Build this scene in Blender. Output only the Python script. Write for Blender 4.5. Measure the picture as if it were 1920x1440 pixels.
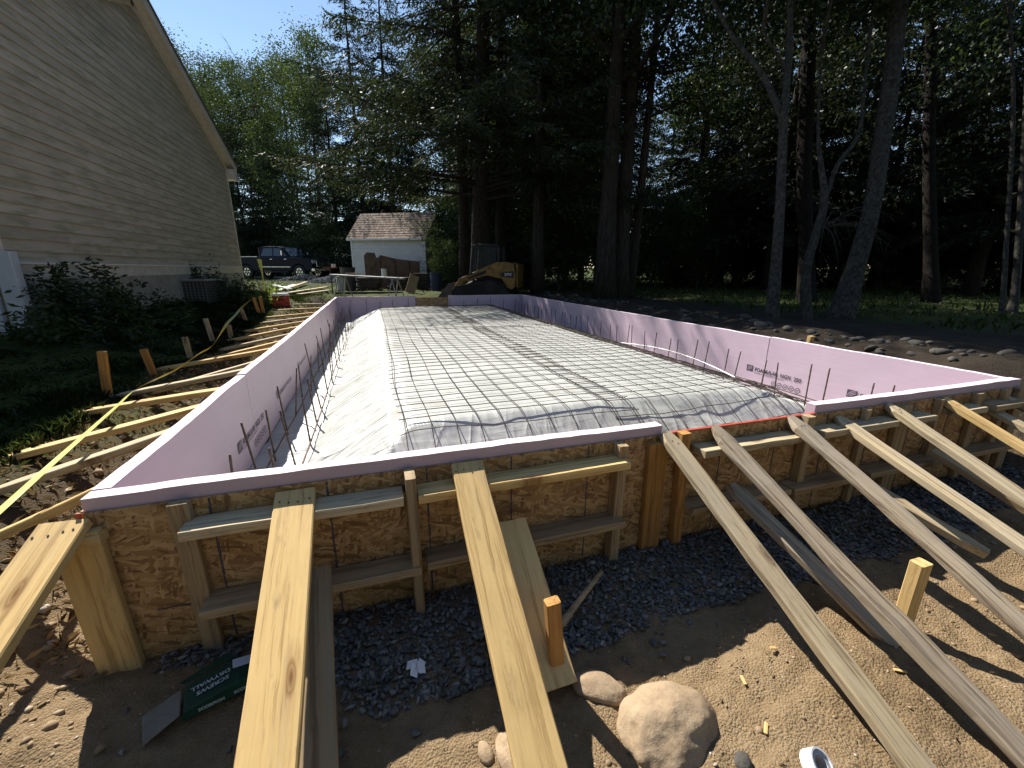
import bpy, bmesh, math, random
import numpy as np
from mathutils import Vector, Matrix, noise as mn

for _o in list(bpy.data.objects):
    bpy.data.objects.remove(_o, do_unlink=True)
scene = bpy.context.scene
COL = scene.collection
rnd = random.Random(11)
nr = np.random.RandomState(5)

# ------------------------------------------------------------------ camera
F, YAW, PITCH, ROLL = 783.28, 0.316645, 0.267499, -0.0049
CAM = Vector((0.9495, -1.5748, 1.38))
def _axes():
    f0 = Vector((math.sin(YAW), math.cos(YAW), 0)); r0 = Vector((math.cos(YAW), -math.sin(YAW), 0)); up = Vector((0, 0, 1))
    fw = f0*math.cos(PITCH) - up*math.sin(PITCH); dn = -(up*math.cos(PITCH) + f0*math.sin(PITCH))
    return r0*math.cos(ROLL) + dn*math.sin(ROLL), dn*math.cos(ROLL) - r0*math.sin(ROLL), fw
AX_R, AX_D, AX_F = _axes()
cd = bpy.data.cameras.new('camera'); cam = bpy.data.objects.new('camera', cd); COL.objects.link(cam)
cd.sensor_fit = 'HORIZONTAL'; cd.sensor_width = 36.0; cd.lens = F/1920*36.0
cd.clip_start = 0.02; cd.clip_end = 2000
cam.matrix_world = Matrix(((AX_R.x, -AX_D.x, -AX_F.x, CAM.x), (AX_R.y, -AX_D.y, -AX_F.y, CAM.y), (AX_R.z, -AX_D.z, -AX_F.z, CAM.z), (0, 0, 0, 1)))
scene.camera = cam

# ------------------------------------------------------------------ sky and sun
SUN = Vector((-0.35, 0.95, 1.0)).normalized()
world = bpy.data.worlds.new('World'); scene.world = world; world.use_nodes = True
wn = world.node_tree.nodes; wl = world.node_tree.links
sky = wn.new('ShaderNodeTexSky'); sky.sky_type = 'NISHITA'; sky.sun_disc = False
sky.sun_elevation = math.asin(SUN.z); sky.sun_rotation = math.atan2(SUN.x, SUN.y)
sky.air_density = 1.0; sky.dust_density = 0.0; sky.ozone_density = 0.2
wn['Background'].inputs[1].default_value = 0.085
wl.new(sky.outputs[0], wn['Background'].inputs[0])
sd = bpy.data.lights.new('sun', 'SUN'); sd.energy = 5.0; sd.angle = math.radians(0.5); sd.color = (1.0, 0.95, 0.87)
so = bpy.data.objects.new('sun', sd); COL.objects.link(so); so.rotation_euler = (-SUN).to_track_quat('-Z', 'Y').to_euler(); so.location = (-10, 25, 30)
vs = scene.view_settings
vs.view_transform = 'Standard'; vs.look = 'None'; vs.gamma = 1.0; vs.use_curve_mapping = False; vs.exposure = 0.95
scene.render.engine = 'CYCLES'
scene.cycles.max_bounces = 5; scene.cycles.diffuse_bounces = 3; scene.cycles.transparent_max_bounces = 8; scene.cycles.caustics_reflective = False; scene.cycles.caustics_refractive = False

# ------------------------------------------------------------------ pixel to place
def ray(x, y): return AX_R*((x-960)/F) + AX_D*((y-720)/F) + AX_F
def onz(x, y, z): d = ray(x, y); return CAM + d*((z-CAM.z)/d.z)
def onx(x, y, X): d = ray(x, y); return CAM + d*((X-CAM.x)/d.x)
def ony(x, y, Y): d = ray(x, y); return CAM + d*((Y-CAM.y)/d.y)

# ------------------------------------------------------------------ helpers
def sstep(a, b, x):
    t = np.clip((x-a)/(b-a), 0, 1); return t*t*(3-2*t)
_perm = nr.permutation(512)
_grad = nr.uniform(-1, 1, 512)
def vnoise(x, y):
    x = np.asarray(x, float); y = np.asarray(y, float)
    xi = np.floor(x).astype(int); yi = np.floor(y).astype(int); fx = x-xi; fy = y-yi
    fx = fx*fx*(3-2*fx); fy = fy*fy*(3-2*fy)
    def g(a, b): return _grad[(_perm[a & 511] + b*37) & 511]
    return (g(xi, yi)*(1-fx)+g(xi+1, yi)*fx)*(1-fy) + (g(xi, yi+1)*(1-fx)+g(xi+1, yi+1)*fx)*fy
def fbm(x, y, o=4):
    s = 0; a = 1.0; k = 1.0
    for i in range(o):
        s = s + a*vnoise(np.asarray(x)*k+17.3*i, np.asarray(y)*k-9.1*i); a *= .5; k *= 2.03
    return s

def mesh_np(name, V, Fa, smooth=False):
    V = np.asarray(V, np.float32); Fa = np.asarray(Fa, np.int32); n, k = Fa.shape
    me = bpy.data.meshes.new(name)
    me.vertices.add(len(V)); me.vertices.foreach_set('co', V.ravel())
    me.loops.add(n*k); me.loops.foreach_set('vertex_index', Fa.ravel())
    me.polygons.add(n); me.polygons.foreach_set('loop_start', np.arange(0, n*k, k, dtype=np.int32)); me.polygons.foreach_set('loop_total', np.full(n, k, np.int32))
    me.update(calc_edges=True); me.validate()
    if smooth: me.polygons.foreach_set('use_smooth', np.ones(len(me.polygons), bool))
    return me

def link(name, me, mat=None, parent=None, M=None):
    o = bpy.data.objects.new(name, me); COL.objects.link(o)
    if mat is not None and me is not None and not me.materials: me.materials.append(mat)
    if M is not None: o.matrix_basis = M
    if parent is not None:
        o.parent = parent
        if '_inv' in parent: pass
        o.matrix_parent_inverse = PINV.get(parent.name, Matrix())
    return o
PINV = {}
def tag(o, label=None, cat=None, group=None, kind=None):
    if label: o['label'] = label
    if cat: o['category'] = cat
    if group: o['group'] = group
    if kind: o['kind'] = kind
    return o
def empty(name, loc, label=None, cat=None, group=None, world_children=True):
    """root of a thing; its parts may then be built in world coordinates"""
    o = bpy.data.objects.new(name, None); COL.objects.link(o); o.location = loc; o.empty_display_size = .1
    if world_children: PINV[o.name] = Matrix.Translation(-Vector(loc))
    return tag(o, label, cat, group)
def copy_tree(o, parent=None):
    c = o.copy(); COL.objects.link(c)
    if parent is not None: c.parent = parent
    if o.name in PINV: PINV[c.name] = PINV[o.name]
    for ch in list(o.children): copy_tree(ch, c)
    return c

class MB:
    """collects quads / polygons for one mesh"""
    def __init__(s): s.v = []; s.f = []
    def add(s, vs_, fs): b = len(s.v); s.v += [tuple(p) for p in vs_]; s.f += [tuple(i+b for i in f) for f in fs]; return s
    def box(s, lo, hi, M=None):
        x0, y0, z0 = lo; x1, y1, z1 = hi
        P = [Vector(p) for p in ((x0,y0,z0),(x1,y0,z0),(x1,y1,z0),(x0,y1,z0),(x0,y0,z1),(x1,y0,z1),(x1,y1,z1),(x0,y1,z1))]
        if M is not None: P = [M @ p for p in P]
        return s.add(P, [(0,3,2,1),(4,5,6,7),(0,1,5,4),(1,2,6,5),(2,3,7,6),(3,0,4,7)])
    def tube(s, pts, r, n=6, cap=True):
        pts = [Vector(p) for p in pts]; N = len(pts)
        rs = r if hasattr(r, '__len__') else [r]*N
        b = len(s.v); prev = None
        for i, p in enumerate(pts):
            t = (pts[min(i+1, N-1)] - pts[max(i-1, 0)])
            t = t.normalized() if t.length > 1e-9 else Vector((0, 0, 1))
            a = (prev - t*prev.dot(t)) if prev is not None else t.orthogonal()
            if a.length < 1e-6: a = t.orthogonal()
            a.normalize(); prev = a; c = t.cross(a)
            for k in range(n):
                g = 2*math.pi*k/n; s.v.append(tuple(p + (a*math.cos(g) + c*math.sin(g))*rs[i]))
        for i in range(N-1):
            for k in range(n):
                s.f.append((b+i*n+k, b+i*n+(k+1) % n, b+(i+1)*n+(k+1) % n, b+(i+1)*n+k))
        if cap: s.f.append(tuple(b+k for k in reversed(range(n)))); s.f.append(tuple(b+(N-1)*n+k for k in range(n)))
        return s
    def prism(s, poly, lo, hi, axis='y', M=None):
        """poly: 2-D outline, extruded along axis"""
        def P(a, b, c):
            q = Vector((a, c, b)) if axis == 'y' else (Vector((c, a, b)) if axis == 'x' else Vector((a, b, c)))
            return M @ q if M is not None else q
        n = len(poly); vs_ = [P(a, b, lo) for a, b in poly] + [P(a, b, hi) for a, b in poly]
        fs = [tuple(range(n)), tuple(reversed(range(n, 2*n)))] + [(i, i+n, (i+1) % n + n, (i+1) % n) for i in range(n)]
        return s.add(vs_, fs)
    def mesh(s, name, bevel=0, smooth=False, fixn=True):
        me = bpy.data.meshes.new(name); me.from_pydata(s.v, [], s.f)
        if bevel or fixn:
            bm = bmesh.new(); bm.from_mesh(me)
            if fixn: bmesh.ops.recalc_face_normals(bm, faces=bm.faces)
            if bevel: bmesh.ops.bevel(bm, geom=list(bm.edges), offset=bevel, segments=1, affect='EDGES', profile=.5, clamp_overlap=True)
            bm.to_mesh(me); bm.free()
        if smooth:
            for p in me.polygons: p.use_smooth = True
        return me
    def build(s, name, mat, parent=None, M=None, bevel=0, smooth=False): return link(name, s.mesh(name, bevel, smooth), mat, parent, M)

def frame_from(P0, P1, up=Vector((0, 0, 1)), at='mid'):
    X = (P1-P0).normalized(); Y = up.cross(X); Y.normalize(); Z = X.cross(Y)
    o = (P0+P1)/2 if at == 'mid' else P0
    return Matrix(((X.x, Y.x, Z.x, o.x), (X.y, Y.y, Z.y, o.y), (X.z, Y.z, Z.z, o.z), (0, 0, 0, 1)))
def board_mesh(L, w, t, rough=0.0, taper=(0, 0), seg=None, clip=0.0):
    """sawn board along local X, top face at z=0; bevelled, slightly uneven, optional clipped (pointed) ends"""
    seg = seg or max(2, int(L/.12)); bev = min(.004, t*.12)
    prof = [(-w/2+bev, 0), (w/2-bev, 0), (w/2, -bev), (w/2, -t+bev), (w/2-bev, -t), (-w/2+bev, -t), (-w/2, -t+bev), (-w/2, -bev)]
    xs = [-L/2 + L*i/seg for i in range(seg+1)]
    if clip: xs = sorted(set(xs + [-L/2+clip, L/2-clip, -L/2+clip*.4]))
    s0 = rnd.uniform(0, 99); V = []; n = len(prof)
    for x in xs:
        cl = 0
        if taper[0] and x < -L/2+clip: cl = taper[0]*(1-(x+L/2)/clip)
        if taper[1] and x > L/2-clip: cl = taper[1]*((x-L/2+clip)/clip)
        wob = rough*float(vnoise(x*2.3+s0, 1.7)); wz = rough*.6*float(vnoise(x*2.0+s0, 9.7))
        for (a, b) in prof:
            e = rough*.45*float(vnoise(x*11+s0, a*60+b*40))
            V.append((x + e*.6, a*(1-cl) + wob + e, b + wz + e))
    Fs = []
    for i in range(len(xs)-1):
        for k in range(n): Fs.append((i*n+k, (i+1)*n+k, (i+1)*n+(k+1) % n, i*n+(k+1) % n))
    Fs.append(tuple(range(n))); Fs.append(tuple((len(xs)-1)*n+k for k in reversed(range(n))))
    me = bpy.data.meshes.new('board'); me.from_pydata(V, [], Fs)
    bm = bmesh.new(); bm.from_mesh(me); bmesh.ops.recalc_face_normals(bm, faces=bm.faces); bm.to_mesh(me); bm.free()
    return me
def board(name, P0, P1, w, t, mat, parent=None, up=Vector((0, 0, 1)), rough=.002, taper=(0, 0), clip=0.0):
    """P0-P1: centre line of the upper face"""
    P0 = Vector(P0); P1 = Vector(P1)
    return link(name, board_mesh((P1-P0).length, w, t, rough, taper, clip=clip), mat, parent, frame_from(P0, P1, up))
def text_mesh(txt, size, bold=0.0, space=1.0):
    c = bpy.data.curves.new('lettering', 'FONT'); c.body = txt; c.size = size; c.offset = bold; c.space_character = space; c.resolution_u = 2
    o = bpy.data.objects.new('lettering', c); COL.objects.link(o)
    dg = bpy.context.evaluated_depsgraph_get(); me = bpy.data.meshes.new_from_object(o.evaluated_get(dg))
    bpy.data.objects.remove(o, do_unlink=True); bpy.data.curves.remove(c)
    return me

# ------------------------------------------------------------------ materials
class NT:
    def __init__(s, name):
        s.m = bpy.data.materials.new(name); s.m.use_nodes = True; s.t = s.m.node_tree; s.t.nodes.clear()
        s.out = s.n('ShaderNodeOutputMaterial'); s.p = s.n('ShaderNodeBsdfPrincipled'); s.l(s.p.outputs[0], s.out.inputs[0])
        s.tc = s.n('ShaderNodeTexCoord')
    def n(s, t, **k):
        q = s.t.nodes.new(t)
        for a, b in k.items(): setattr(q, a, b)
        return q
    def l(s, a, b): s.t.links.new(a, b)
    def setp(s, **k):
        for a, b in k.items(): s.p.inputs[a.replace('_', ' ')].default_value = b
    def mapping(s, src=None, scale=(1, 1, 1), rot=(0, 0, 0), loc=(0, 0, 0)):
        q = s.n('ShaderNodeMapping'); q.inputs['Scale'].default_value = scale; q.inputs['Rotation'].default_value = rot; q.inputs['Location'].default_value = loc
        s.l(src or s.tc.outputs['Object'], q.inputs[0]); return q.outputs[0]
    def noise(s, vec, scale, detail=4, rough=.55, dist=0):
        q = s.n('ShaderNodeTexNoise'); q.inputs['Scale'].default_value = scale; q.inputs['Detail'].default_value = detail
        q.inputs['Roughness'].default_value = rough; q.inputs['Distortion'].default_value = dist; s.l(vec, q.inputs['Vector']); return q.outputs[0]
    def vor(s, vec, scale, feature='F1', rand=1.0):
        q = s.n('ShaderNodeTexVoronoi', feature=feature); q.inputs['Scale'].default_value = scale; q.inputs['Randomness'].default_value = rand; s.l(vec, q.inputs['Vector']); return q
    def ramp(s, fac, stops):
        q = s.n('ShaderNodeValToRGB'); e = q.color_ramp.elements
        while len(e) < len(stops): e.new(.5)
        for i, (p, c) in enumerate(stops): e[i].position = p; e[i].color = (*c, 1) if len(c) == 3 else c
        s.l(fac, q.inputs[0]); return q.outputs[0]
    def mix(s, fac, a, b, blend='MIX'):
        q = s.n('ShaderNodeMix', data_type='RGBA', blend_type=blend)
        for i, x in ((0, fac), (6, a), (7, b)):
            if hasattr(x, 'links'): s.l(x, q.inputs[i])
            else: q.inputs[i].default_value = x if i == 0 else (*x, 1)
        return q.outputs[2]
    def math(s, op, a, b=None, c=None):
        q = s.n('ShaderNodeMath', operation=op)
        for i, x in enumerate((a, b, c)):
            if x is None: continue
            if hasattr(x, 'links'): s.l(x, q.inputs[i])
            else: q.inputs[i].default_value = x
        return q.outputs[0]
    def bump(s, h, strength=.3, dist=.01, nrm=None):
        q = s.n('ShaderNodeBump'); q.inputs['Strength'].default_value = strength; q.inputs['Distance'].default_value = dist
        s.l(h, q.inputs['Height'])
        if nrm is not None: s.l(nrm, q.inputs['Normal'])
        s.l(q.outputs[0], s.p.inputs['Normal']); return q.outputs[0]
    def col(s, c): s.l(c, s.p.inputs['Base Color']); return s
    def rand_vec(s, amt=30.0):
        oi = s.n('ShaderNodeObjectInfo'); q = s.n('ShaderNodeVectorMath', operation='ADD'); sc = s.math('MULTIPLY', oi.outputs['Random'], amt)
        cb = s.n('ShaderNodeCombineXYZ'); s.l(sc, cb.inputs[0]); s.l(sc, cb.inputs[1]); s.l(sc, cb.inputs[2])
        s.l(s.tc.outputs['Object'], q.inputs[0]); s.l(cb.outputs[0], q.inputs[1]); return q.outputs[0], oi.outputs['Random']

def simple(name, c, rough=.6, var=.15, scale=6.0, bump=.15, bscale=40.0, bdist=.004, metal=0.0, spec=.4):
    t = NT(name); v, r = t.rand_vec()
    n1 = t.noise(v, scale, 5)
    a = tuple(x*(1-var) for x in c); b = tuple(min(1, x*(1+var)) for x in c)
    t.col(t.ramp(n1, [(.3, a), (.7, b)])); t.setp(Roughness=rough, Metallic=metal); t.p.inputs['Specular IOR Level'].default_value = spec
    if bump: t.bump(t.noise(v, bscale, 4), bump, bdist)
    return t.m
def wood(name, light, dark, grey=(.30, .28, .25), grey_amt=0.0, crack=.0, spec=.2):
    t = NT(name); v, r = t.rand_vec(40)
    wob = t.noise(t.mapping(v, (2.0, 6, 6)), 1.2, 3); ad = t.n('ShaderNodeVectorMath', operation='MULTIPLY_ADD'); t.l(wob, ad.inputs[0]); ad.inputs[1].default_value = (0, .035, .035); t.l(v, ad.inputs[2]); w_ = ad.outputs[0]
    ringn = t.noise(t.mapping(w_, (.7, 48, 48)), 1.0, 3, .55)
    fine = t.noise(t.mapping(w_, (5, 190, 190)), 1.0, 5, .65)
    gr = t.math('ADD', t.math('MULTIPLY', ringn, .62), t.math('MULTIPLY', fine, .42))
    c = t.ramp(gr, [(.40, tuple(x*.78 for x in dark)), (.50, tuple((a*.72+b*.28) for a, b in zip(light, dark))), (.62, light)])
    blot = t.noise(t.mapping(v, (2.0, 9, 9)), 1.6, 5, .6)
    c = t.mix(t.ramp(blot, [(.52, (0, 0, 0)), (.8, (.5, .5, .5))]), c, tuple(x*.8 for x in dark))
    kn = t.n('ShaderNodeTexVoronoi', voronoi_dimensions='2D'); kn.inputs['Scale'].default_value = 1.0; t.l(t.mapping(w_, (2.4, 8.5, 1)), kn.inputs['Vector']); kd = kn.outputs['Distance']
    kc = t.n('ShaderNodeSeparateColor'); t.l(kn.outputs['Color'], kc.inputs[0])
    hit = t.math('GREATER_THAN', kc.outputs[0], .72)
    km = t.math('MULTIPLY', hit, t.ramp(kd, [(.02, (1, 1, 1)), (.07, (.55, .55, .55)), (.085, (.8, .8, .8)), (.13, (.2, .2, .2)), (.26, (0, 0, 0))]))
    c = t.mix(km, c, (dark[0]*.38, dark[1]*.27, dark[2]*.2))
    if grey_amt:
        gm = t.noise(t.mapping(v, (1.3, 10, 10)), 1.5, 6, .7); lo = .60-.3*grey_amt
        c = t.mix(t.ramp(gm, [(lo, (0, 0, 0)), (lo+.2, (grey_amt,)*3)]), c, grey)
    dirt = t.noise(t.mapping(v, (5, 14, 14)), 1.3, 6, .7); c = t.mix(t.ramp(dirt, [(.58, (0, 0, 0)), (.72, (.45, .45, .45))]), c, (.20, .14, .085))
    if crack:
        cn = t.noise(t.mapping(w_, (2.2, 85, 85)), 1.0, 4, .6); c = t.mix(t.ramp(cn, [(.60, (0, 0, 0)), (.68, (crack,)*3)]), c, tuple(x*.25 for x in dark))
    hs = t.n('ShaderNodeHueSaturation'); t.l(c, hs.inputs['Color']); t.l(t.math('MULTIPLY_ADD', r, .25, .85), hs.inputs['Value']); t.col(hs.outputs[0])
    t.setp(Roughness=.75); t.p.inputs['Specular IOR Level'].default_value = spec
    t.bump(t.math('ADD', gr, t.math('MULTIPLY', km, -.5)), .3, .002)
    return t.m
M = {}
M['pine'] = wood('pine_new', (.69, .48, .205), (.53, .335, .13), (.36, .33, .28), .22)
M['pine2'] = wood('pine_grey', (.55, .44, .27), (.35, .25, .14), (.40, .355, .28), .5, .6)
M['old'] = wood('wood_weathered', (.43, .345, .235), (.19, .135, .085), (.34, .30, .245), .55, 1.0)
M['amber'] = wood('wood_amber', (.46, .24, .075), (.30, .14, .04))
M['frame'] = wood('lumber_frame', (.44, .32, .18), (.28, .19, .10), (.30, .27, .23), .35)

def osb():
    t = NT('osb_board'); v = t.tc.outputs['Object']; w_ = t.noise(v, 14.0, 2); ad = t.n('ShaderNodeVectorMath', operation='MULTIPLY_ADD'); t.l(w_, ad.inputs[0]); ad.inputs[1].default_value = (.022,)*3; t.l(v, ad.inputs[2])
    c = None; hsum = None
    for k, (ang, sc, th) in enumerate(((.1, 1.0, 0), (.95, 1.1, .45), (-.8, .95, .5), (.35, 1.25, .55), (1.45, 1.2, .68), (-.3, 1.0, .6))):
        r1 = t.mapping(ad.outputs[0], (1, 1, 1), (0, ang, 0), (k*3.1, 0, k*1.7)); q = t.vor(t.mapping(r1, (15*sc, 15*sc, 72*sc)), 1.0)
        s_ = t.n('ShaderNodeSeparateColor'); t.l(q.outputs['Color'], s_.inputs[0]); fib = t.noise(t.mapping(r1, (20, 20, 420)), 1.0, 3, .6)
        tone = t.math('ADD', t.math('MULTIPLY', s_.outputs[0], .75), t.math('MULTIPLY', fib, .3))
        col = t.ramp(tone, [(.05, (.10, .045, .016)), (.3, (.25, .135, .05)), (.6, (.385, .23, .095)), (.95, (.53, .355, .17))])
        if c is None: c = col; hsum = s_.outputs[1]
        else:
            m = t.math('GREATER_THAN', s_.outputs[1], th); c = t.mix(m, c, col); hsum = t.math('MAXIMUM', hsum, t.math('MULTIPLY', m, t.math('ADD', s_.outputs[2], k*.1)))
    dn = t.noise(v, 5.0, 4, .6); c = t.mix(t.ramp(dn, [(.58, (0, 0, 0)), (.75, (.5, .5, .5))]), c, (.14, .075, .03))
    t.col(c); t.setp(Roughness=.65); t.bump(hsum, .35, .003)
    return t.m
M['osb'] = osb()
def foam():
    t = NT('pink_foam'); v = t.tc.outputs['Object']
    n1 = t.noise(v, 2.5, 4); n2 = t.noise(t.mapping(v, (1, 1, 14)), 3, 4)
    c = t.ramp(t.math('ADD', t.math('MULTIPLY', n1, .6), t.math('MULTIPLY', n2, .4)), [(.3, (.475, .358, .432)), (.7, (.555, .428, .512))])
    sc = t.noise(t.mapping(v, (2.5, 2.5, 30)), 3.0, 5, .7)
    c = t.mix(t.ramp(sc, [(.62, (0, 0, 0)), (.72, (.5, .5, .5))]), c, (.36, .255, .32)); md = t.noise(v, 7, 6, .75); c = t.mix(t.ramp(md, [(.64, (0, 0, 0)), (.72, (.4, .4, .4))]), c, (.33, .25, .22))
    t.col(c); t.setp(Roughness=.5); t.bump(t.noise(v, 60, 5), .12, .002); return t.m
M['foam'] = foam()
M['foam_cut'] = simple('foam_cut_edge', (.74, .62, .68), .8, .1, 20, .5, 120, .003)
M['ink'] = simple('printing_ink', (.07, .055, .085), .6, .25, 30, 0)
M['ink_soft'] = simple('faint_ink', (.20, .14, .20), .6, .25, 30, 0)
def sheet_mat():
    t = NT('clear_poly_sheet'); v = t.tc.outputs['Object']
    n = t.noise(v, 1.6, 4); c = t.ramp(n, [(.3, (.42, .425, .395)), (.7, (.515, .52, .488))])
    dn = t.noise(v, 3.2, 5, .6); c = t.mix(t.ramp(dn, [(.60, (0, 0, 0)), (.72, (.4, .4, .4))]), c, (.27, .235, .18))
    t.col(c); t.setp(Roughness=.42); t.p.inputs['Specular IOR Level'].default_value = .3
    sp = t.n('ShaderNodeSeparateXYZ'); t.l(v, sp.inputs[0]); hs_ = None
    m_left = t.ramp(sp.outputs[0], [(.98, (1, 1, 1)), (1.0, (.12, .12, .12))]); m_front = t.ramp(sp.outputs[1], [(.75, (1, 1, 1)), (.95, (.10, .10, .10))])
    for ang, sc, amp, seed, mk in ((.12, (1.1, 8, 3), 1.0, 0, m_left), (-.12, (.8, 17, 3), .5, 7, m_left), (.15, (7, .9, 3), .6, 5, m_front), (-.2, (15, 1.0, 3), .3, 9, m_front), (.8, (2.2, 3.5, 2), .22, 13, None)):
        r1 = t.mapping(v, (1, 1, 1), (0, 0, ang), (seed, seed, 0)); n_ = t.noise(t.mapping(r1, sc), 1.0, 2, .45, .3)
        rg = t.math('MULTIPLY', t.math('POWER', t.math('MAXIMUM', t.math('SUBTRACT', 1.0, t.math('MULTIPLY', t.math('ABSOLUTE', t.math('SUBTRACT', n_, .5)), 3.4)), 0.0), 4.0), amp)
        if mk is not None: rg = t.math('MULTIPLY', rg, mk)
        hs_ = rg if hs_ is None else t.math('ADD', hs_, rg)
    t.bump(hs_, .55, .02); return t.m
M['sheet'] = sheet_mat()
M['steel'] = simple('bare_steel_wire', (.045, .033, .024), .7, .3, 30, .2, 200, .001, .1)
M['rebar'] = simple('rusty_rebar', (.10, .07, .055), .65, .35, 25, .4, 160, .002, .4)
M['cap'] = simple('cut_steel_end', (.55, .55, .53), .4, .1, 20, 0, metal=.7)
M['red'] = simple('red_marking_strip', (.42, .07, .04), .55, .2, 30, .1)
def ground_mat():
    t = NT('earth_and_grass'); v = t.tc.outputs['Object']; sx = t.n('ShaderNodeSeparateXYZ'); t.l(v, sx.inputs[0])
    n1 = t.noise(v, 1.3, 6, .6); n2 = t.noise(v, 22, 6, .7); n3 = t.noise(v, 210, 5, .75)
    d = t.math('ADD', t.math('MULTIPLY', n1, .35), t.math('ADD', t.math('MULTIPLY', n2, .35), t.math('MULTIPLY', n3, .35)))
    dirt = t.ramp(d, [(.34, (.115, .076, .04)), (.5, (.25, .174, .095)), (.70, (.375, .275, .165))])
    dark_soil_shade = t.ramp(d, [(.3, (.022, .017, .013)), (.7, (.065, .051, .038))])  # dark soil; on the berm its tone also stands in for tree shade
    gr = t.ramp(t.math('ADD', n1, t.math('MULTIPLY', n2, .3)), [(.4, (.022, .026, .010)), (.8, (.07, .085, .024))])
    # earth round the dig, grass further off (edge broken up by noise)
    far = t.math('ADD', t.math('MULTIPLY', n2, 1.2), t.math('MULTIPLY', n1, 1.5))
    lx = t.math('ADD', t.math('MULTIPLY', sx.outputs[0], -1.0), far)
    ly = t.math('ADD', sx.outputs[1], t.math('MULTIPLY', n1, 3)); 
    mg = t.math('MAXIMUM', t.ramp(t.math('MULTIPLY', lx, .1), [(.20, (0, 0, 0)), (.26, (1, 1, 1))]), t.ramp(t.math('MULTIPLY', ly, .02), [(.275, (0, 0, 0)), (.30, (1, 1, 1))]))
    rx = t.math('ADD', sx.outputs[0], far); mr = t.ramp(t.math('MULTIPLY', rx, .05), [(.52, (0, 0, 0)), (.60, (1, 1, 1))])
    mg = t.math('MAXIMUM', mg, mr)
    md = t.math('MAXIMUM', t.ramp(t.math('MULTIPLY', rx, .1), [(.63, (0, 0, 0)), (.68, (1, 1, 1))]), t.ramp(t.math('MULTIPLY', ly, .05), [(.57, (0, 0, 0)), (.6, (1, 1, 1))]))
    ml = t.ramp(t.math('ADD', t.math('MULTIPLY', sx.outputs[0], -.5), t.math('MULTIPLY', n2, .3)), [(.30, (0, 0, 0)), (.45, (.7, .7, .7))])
    c = t.mix(t.math('MAXIMUM', md, ml), dirt, dark_soil_shade); c = t.mix(mg, c, gr)
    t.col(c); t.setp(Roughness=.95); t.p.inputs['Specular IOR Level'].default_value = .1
    h = t.math('ADD', t.math('MULTIPLY', n2, .5), t.math('ADD', t.math('MULTIPLY', n3, .5), t.math('MULTIPLY', t.vor(v, 130).outputs['Distance'], -.5)))
    t.bump(h, 1.0, .013); return t.m
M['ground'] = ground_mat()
def stone(name, a, b, c_, scale=9):
    t = NT(name); v, r = t.rand_vec(50); n = t.noise(v, scale, 6, .65); m_ = t.noise(v, scale*6, 4, .7)
    c = t.ramp(t.math('ADD', t.math('MULTIPLY', n, .65), t.math('MULTIPLY', m_, .35)), [(.3, a), (.5, b), (.72, c_)])
    hs = t.n('ShaderNodeHueSaturation'); t.l(c, hs.inputs['Color']); t.l(t.math('MULTIPLY_ADD', r, .6, .7), hs.inputs['Value']); t.col(hs.outputs[0])
    t.setp(Roughness=.85); t.p.inputs['Specular IOR Level'].default_value = .25; t.bump(t.math('ADD', n, t.math('MULTIPLY', m_, .5)), .5, .012); return t.m
M['boulder'] = stone('tan_boulder', (.20, .14, .085), (.33, .24, .15), (.42, .32, .21))
M['fieldstone'] = stone('fieldstone', (.045, .04, .034), (.09, .08, .068), (.16, .142, .122))
def gravel_mat():
    t = NT('crushed_stone'); g = t.n('ShaderNodeNewGeometry'); n = t.noise(t.tc.outputs['Object'], 60, 4, .6)
    c = t.ramp(g.outputs['Random Per Island'], [(0, (.085, .082, .078)), (.5, (.15, .144, .136)), (.85, (.22, .21, .195)), (1, (.38, .36, .33))])
    t.col(t.mix(t.math('MULTIPLY', n, .5), c, (.11, .10, .088))); t.setp(Roughness=.8); t.bump(n, .4, .004); return t.m
M['gravel'] = gravel_mat()
def pebble_mat():
    t = NT('loose_pebbles'); g = t.n('ShaderNodeNewGeometry'); n = t.noise(t.tc.outputs['Object'], 60, 4, .6)
    c = t.ramp(g.outputs['Random Per Island'], [(0, (.20, .135, .075)), (.6, (.36, .26, .155)), (.9, (.42, .34, .25)), (1, (.5, .47, .42))])
    t.col(t.mix(t.math('MULTIPLY', n, .4), c, (.22, .15, .09))); t.setp(Roughness=.9); t.bump(n, .4, .004); return t.m
M['pebble'] = pebble_mat()
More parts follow.
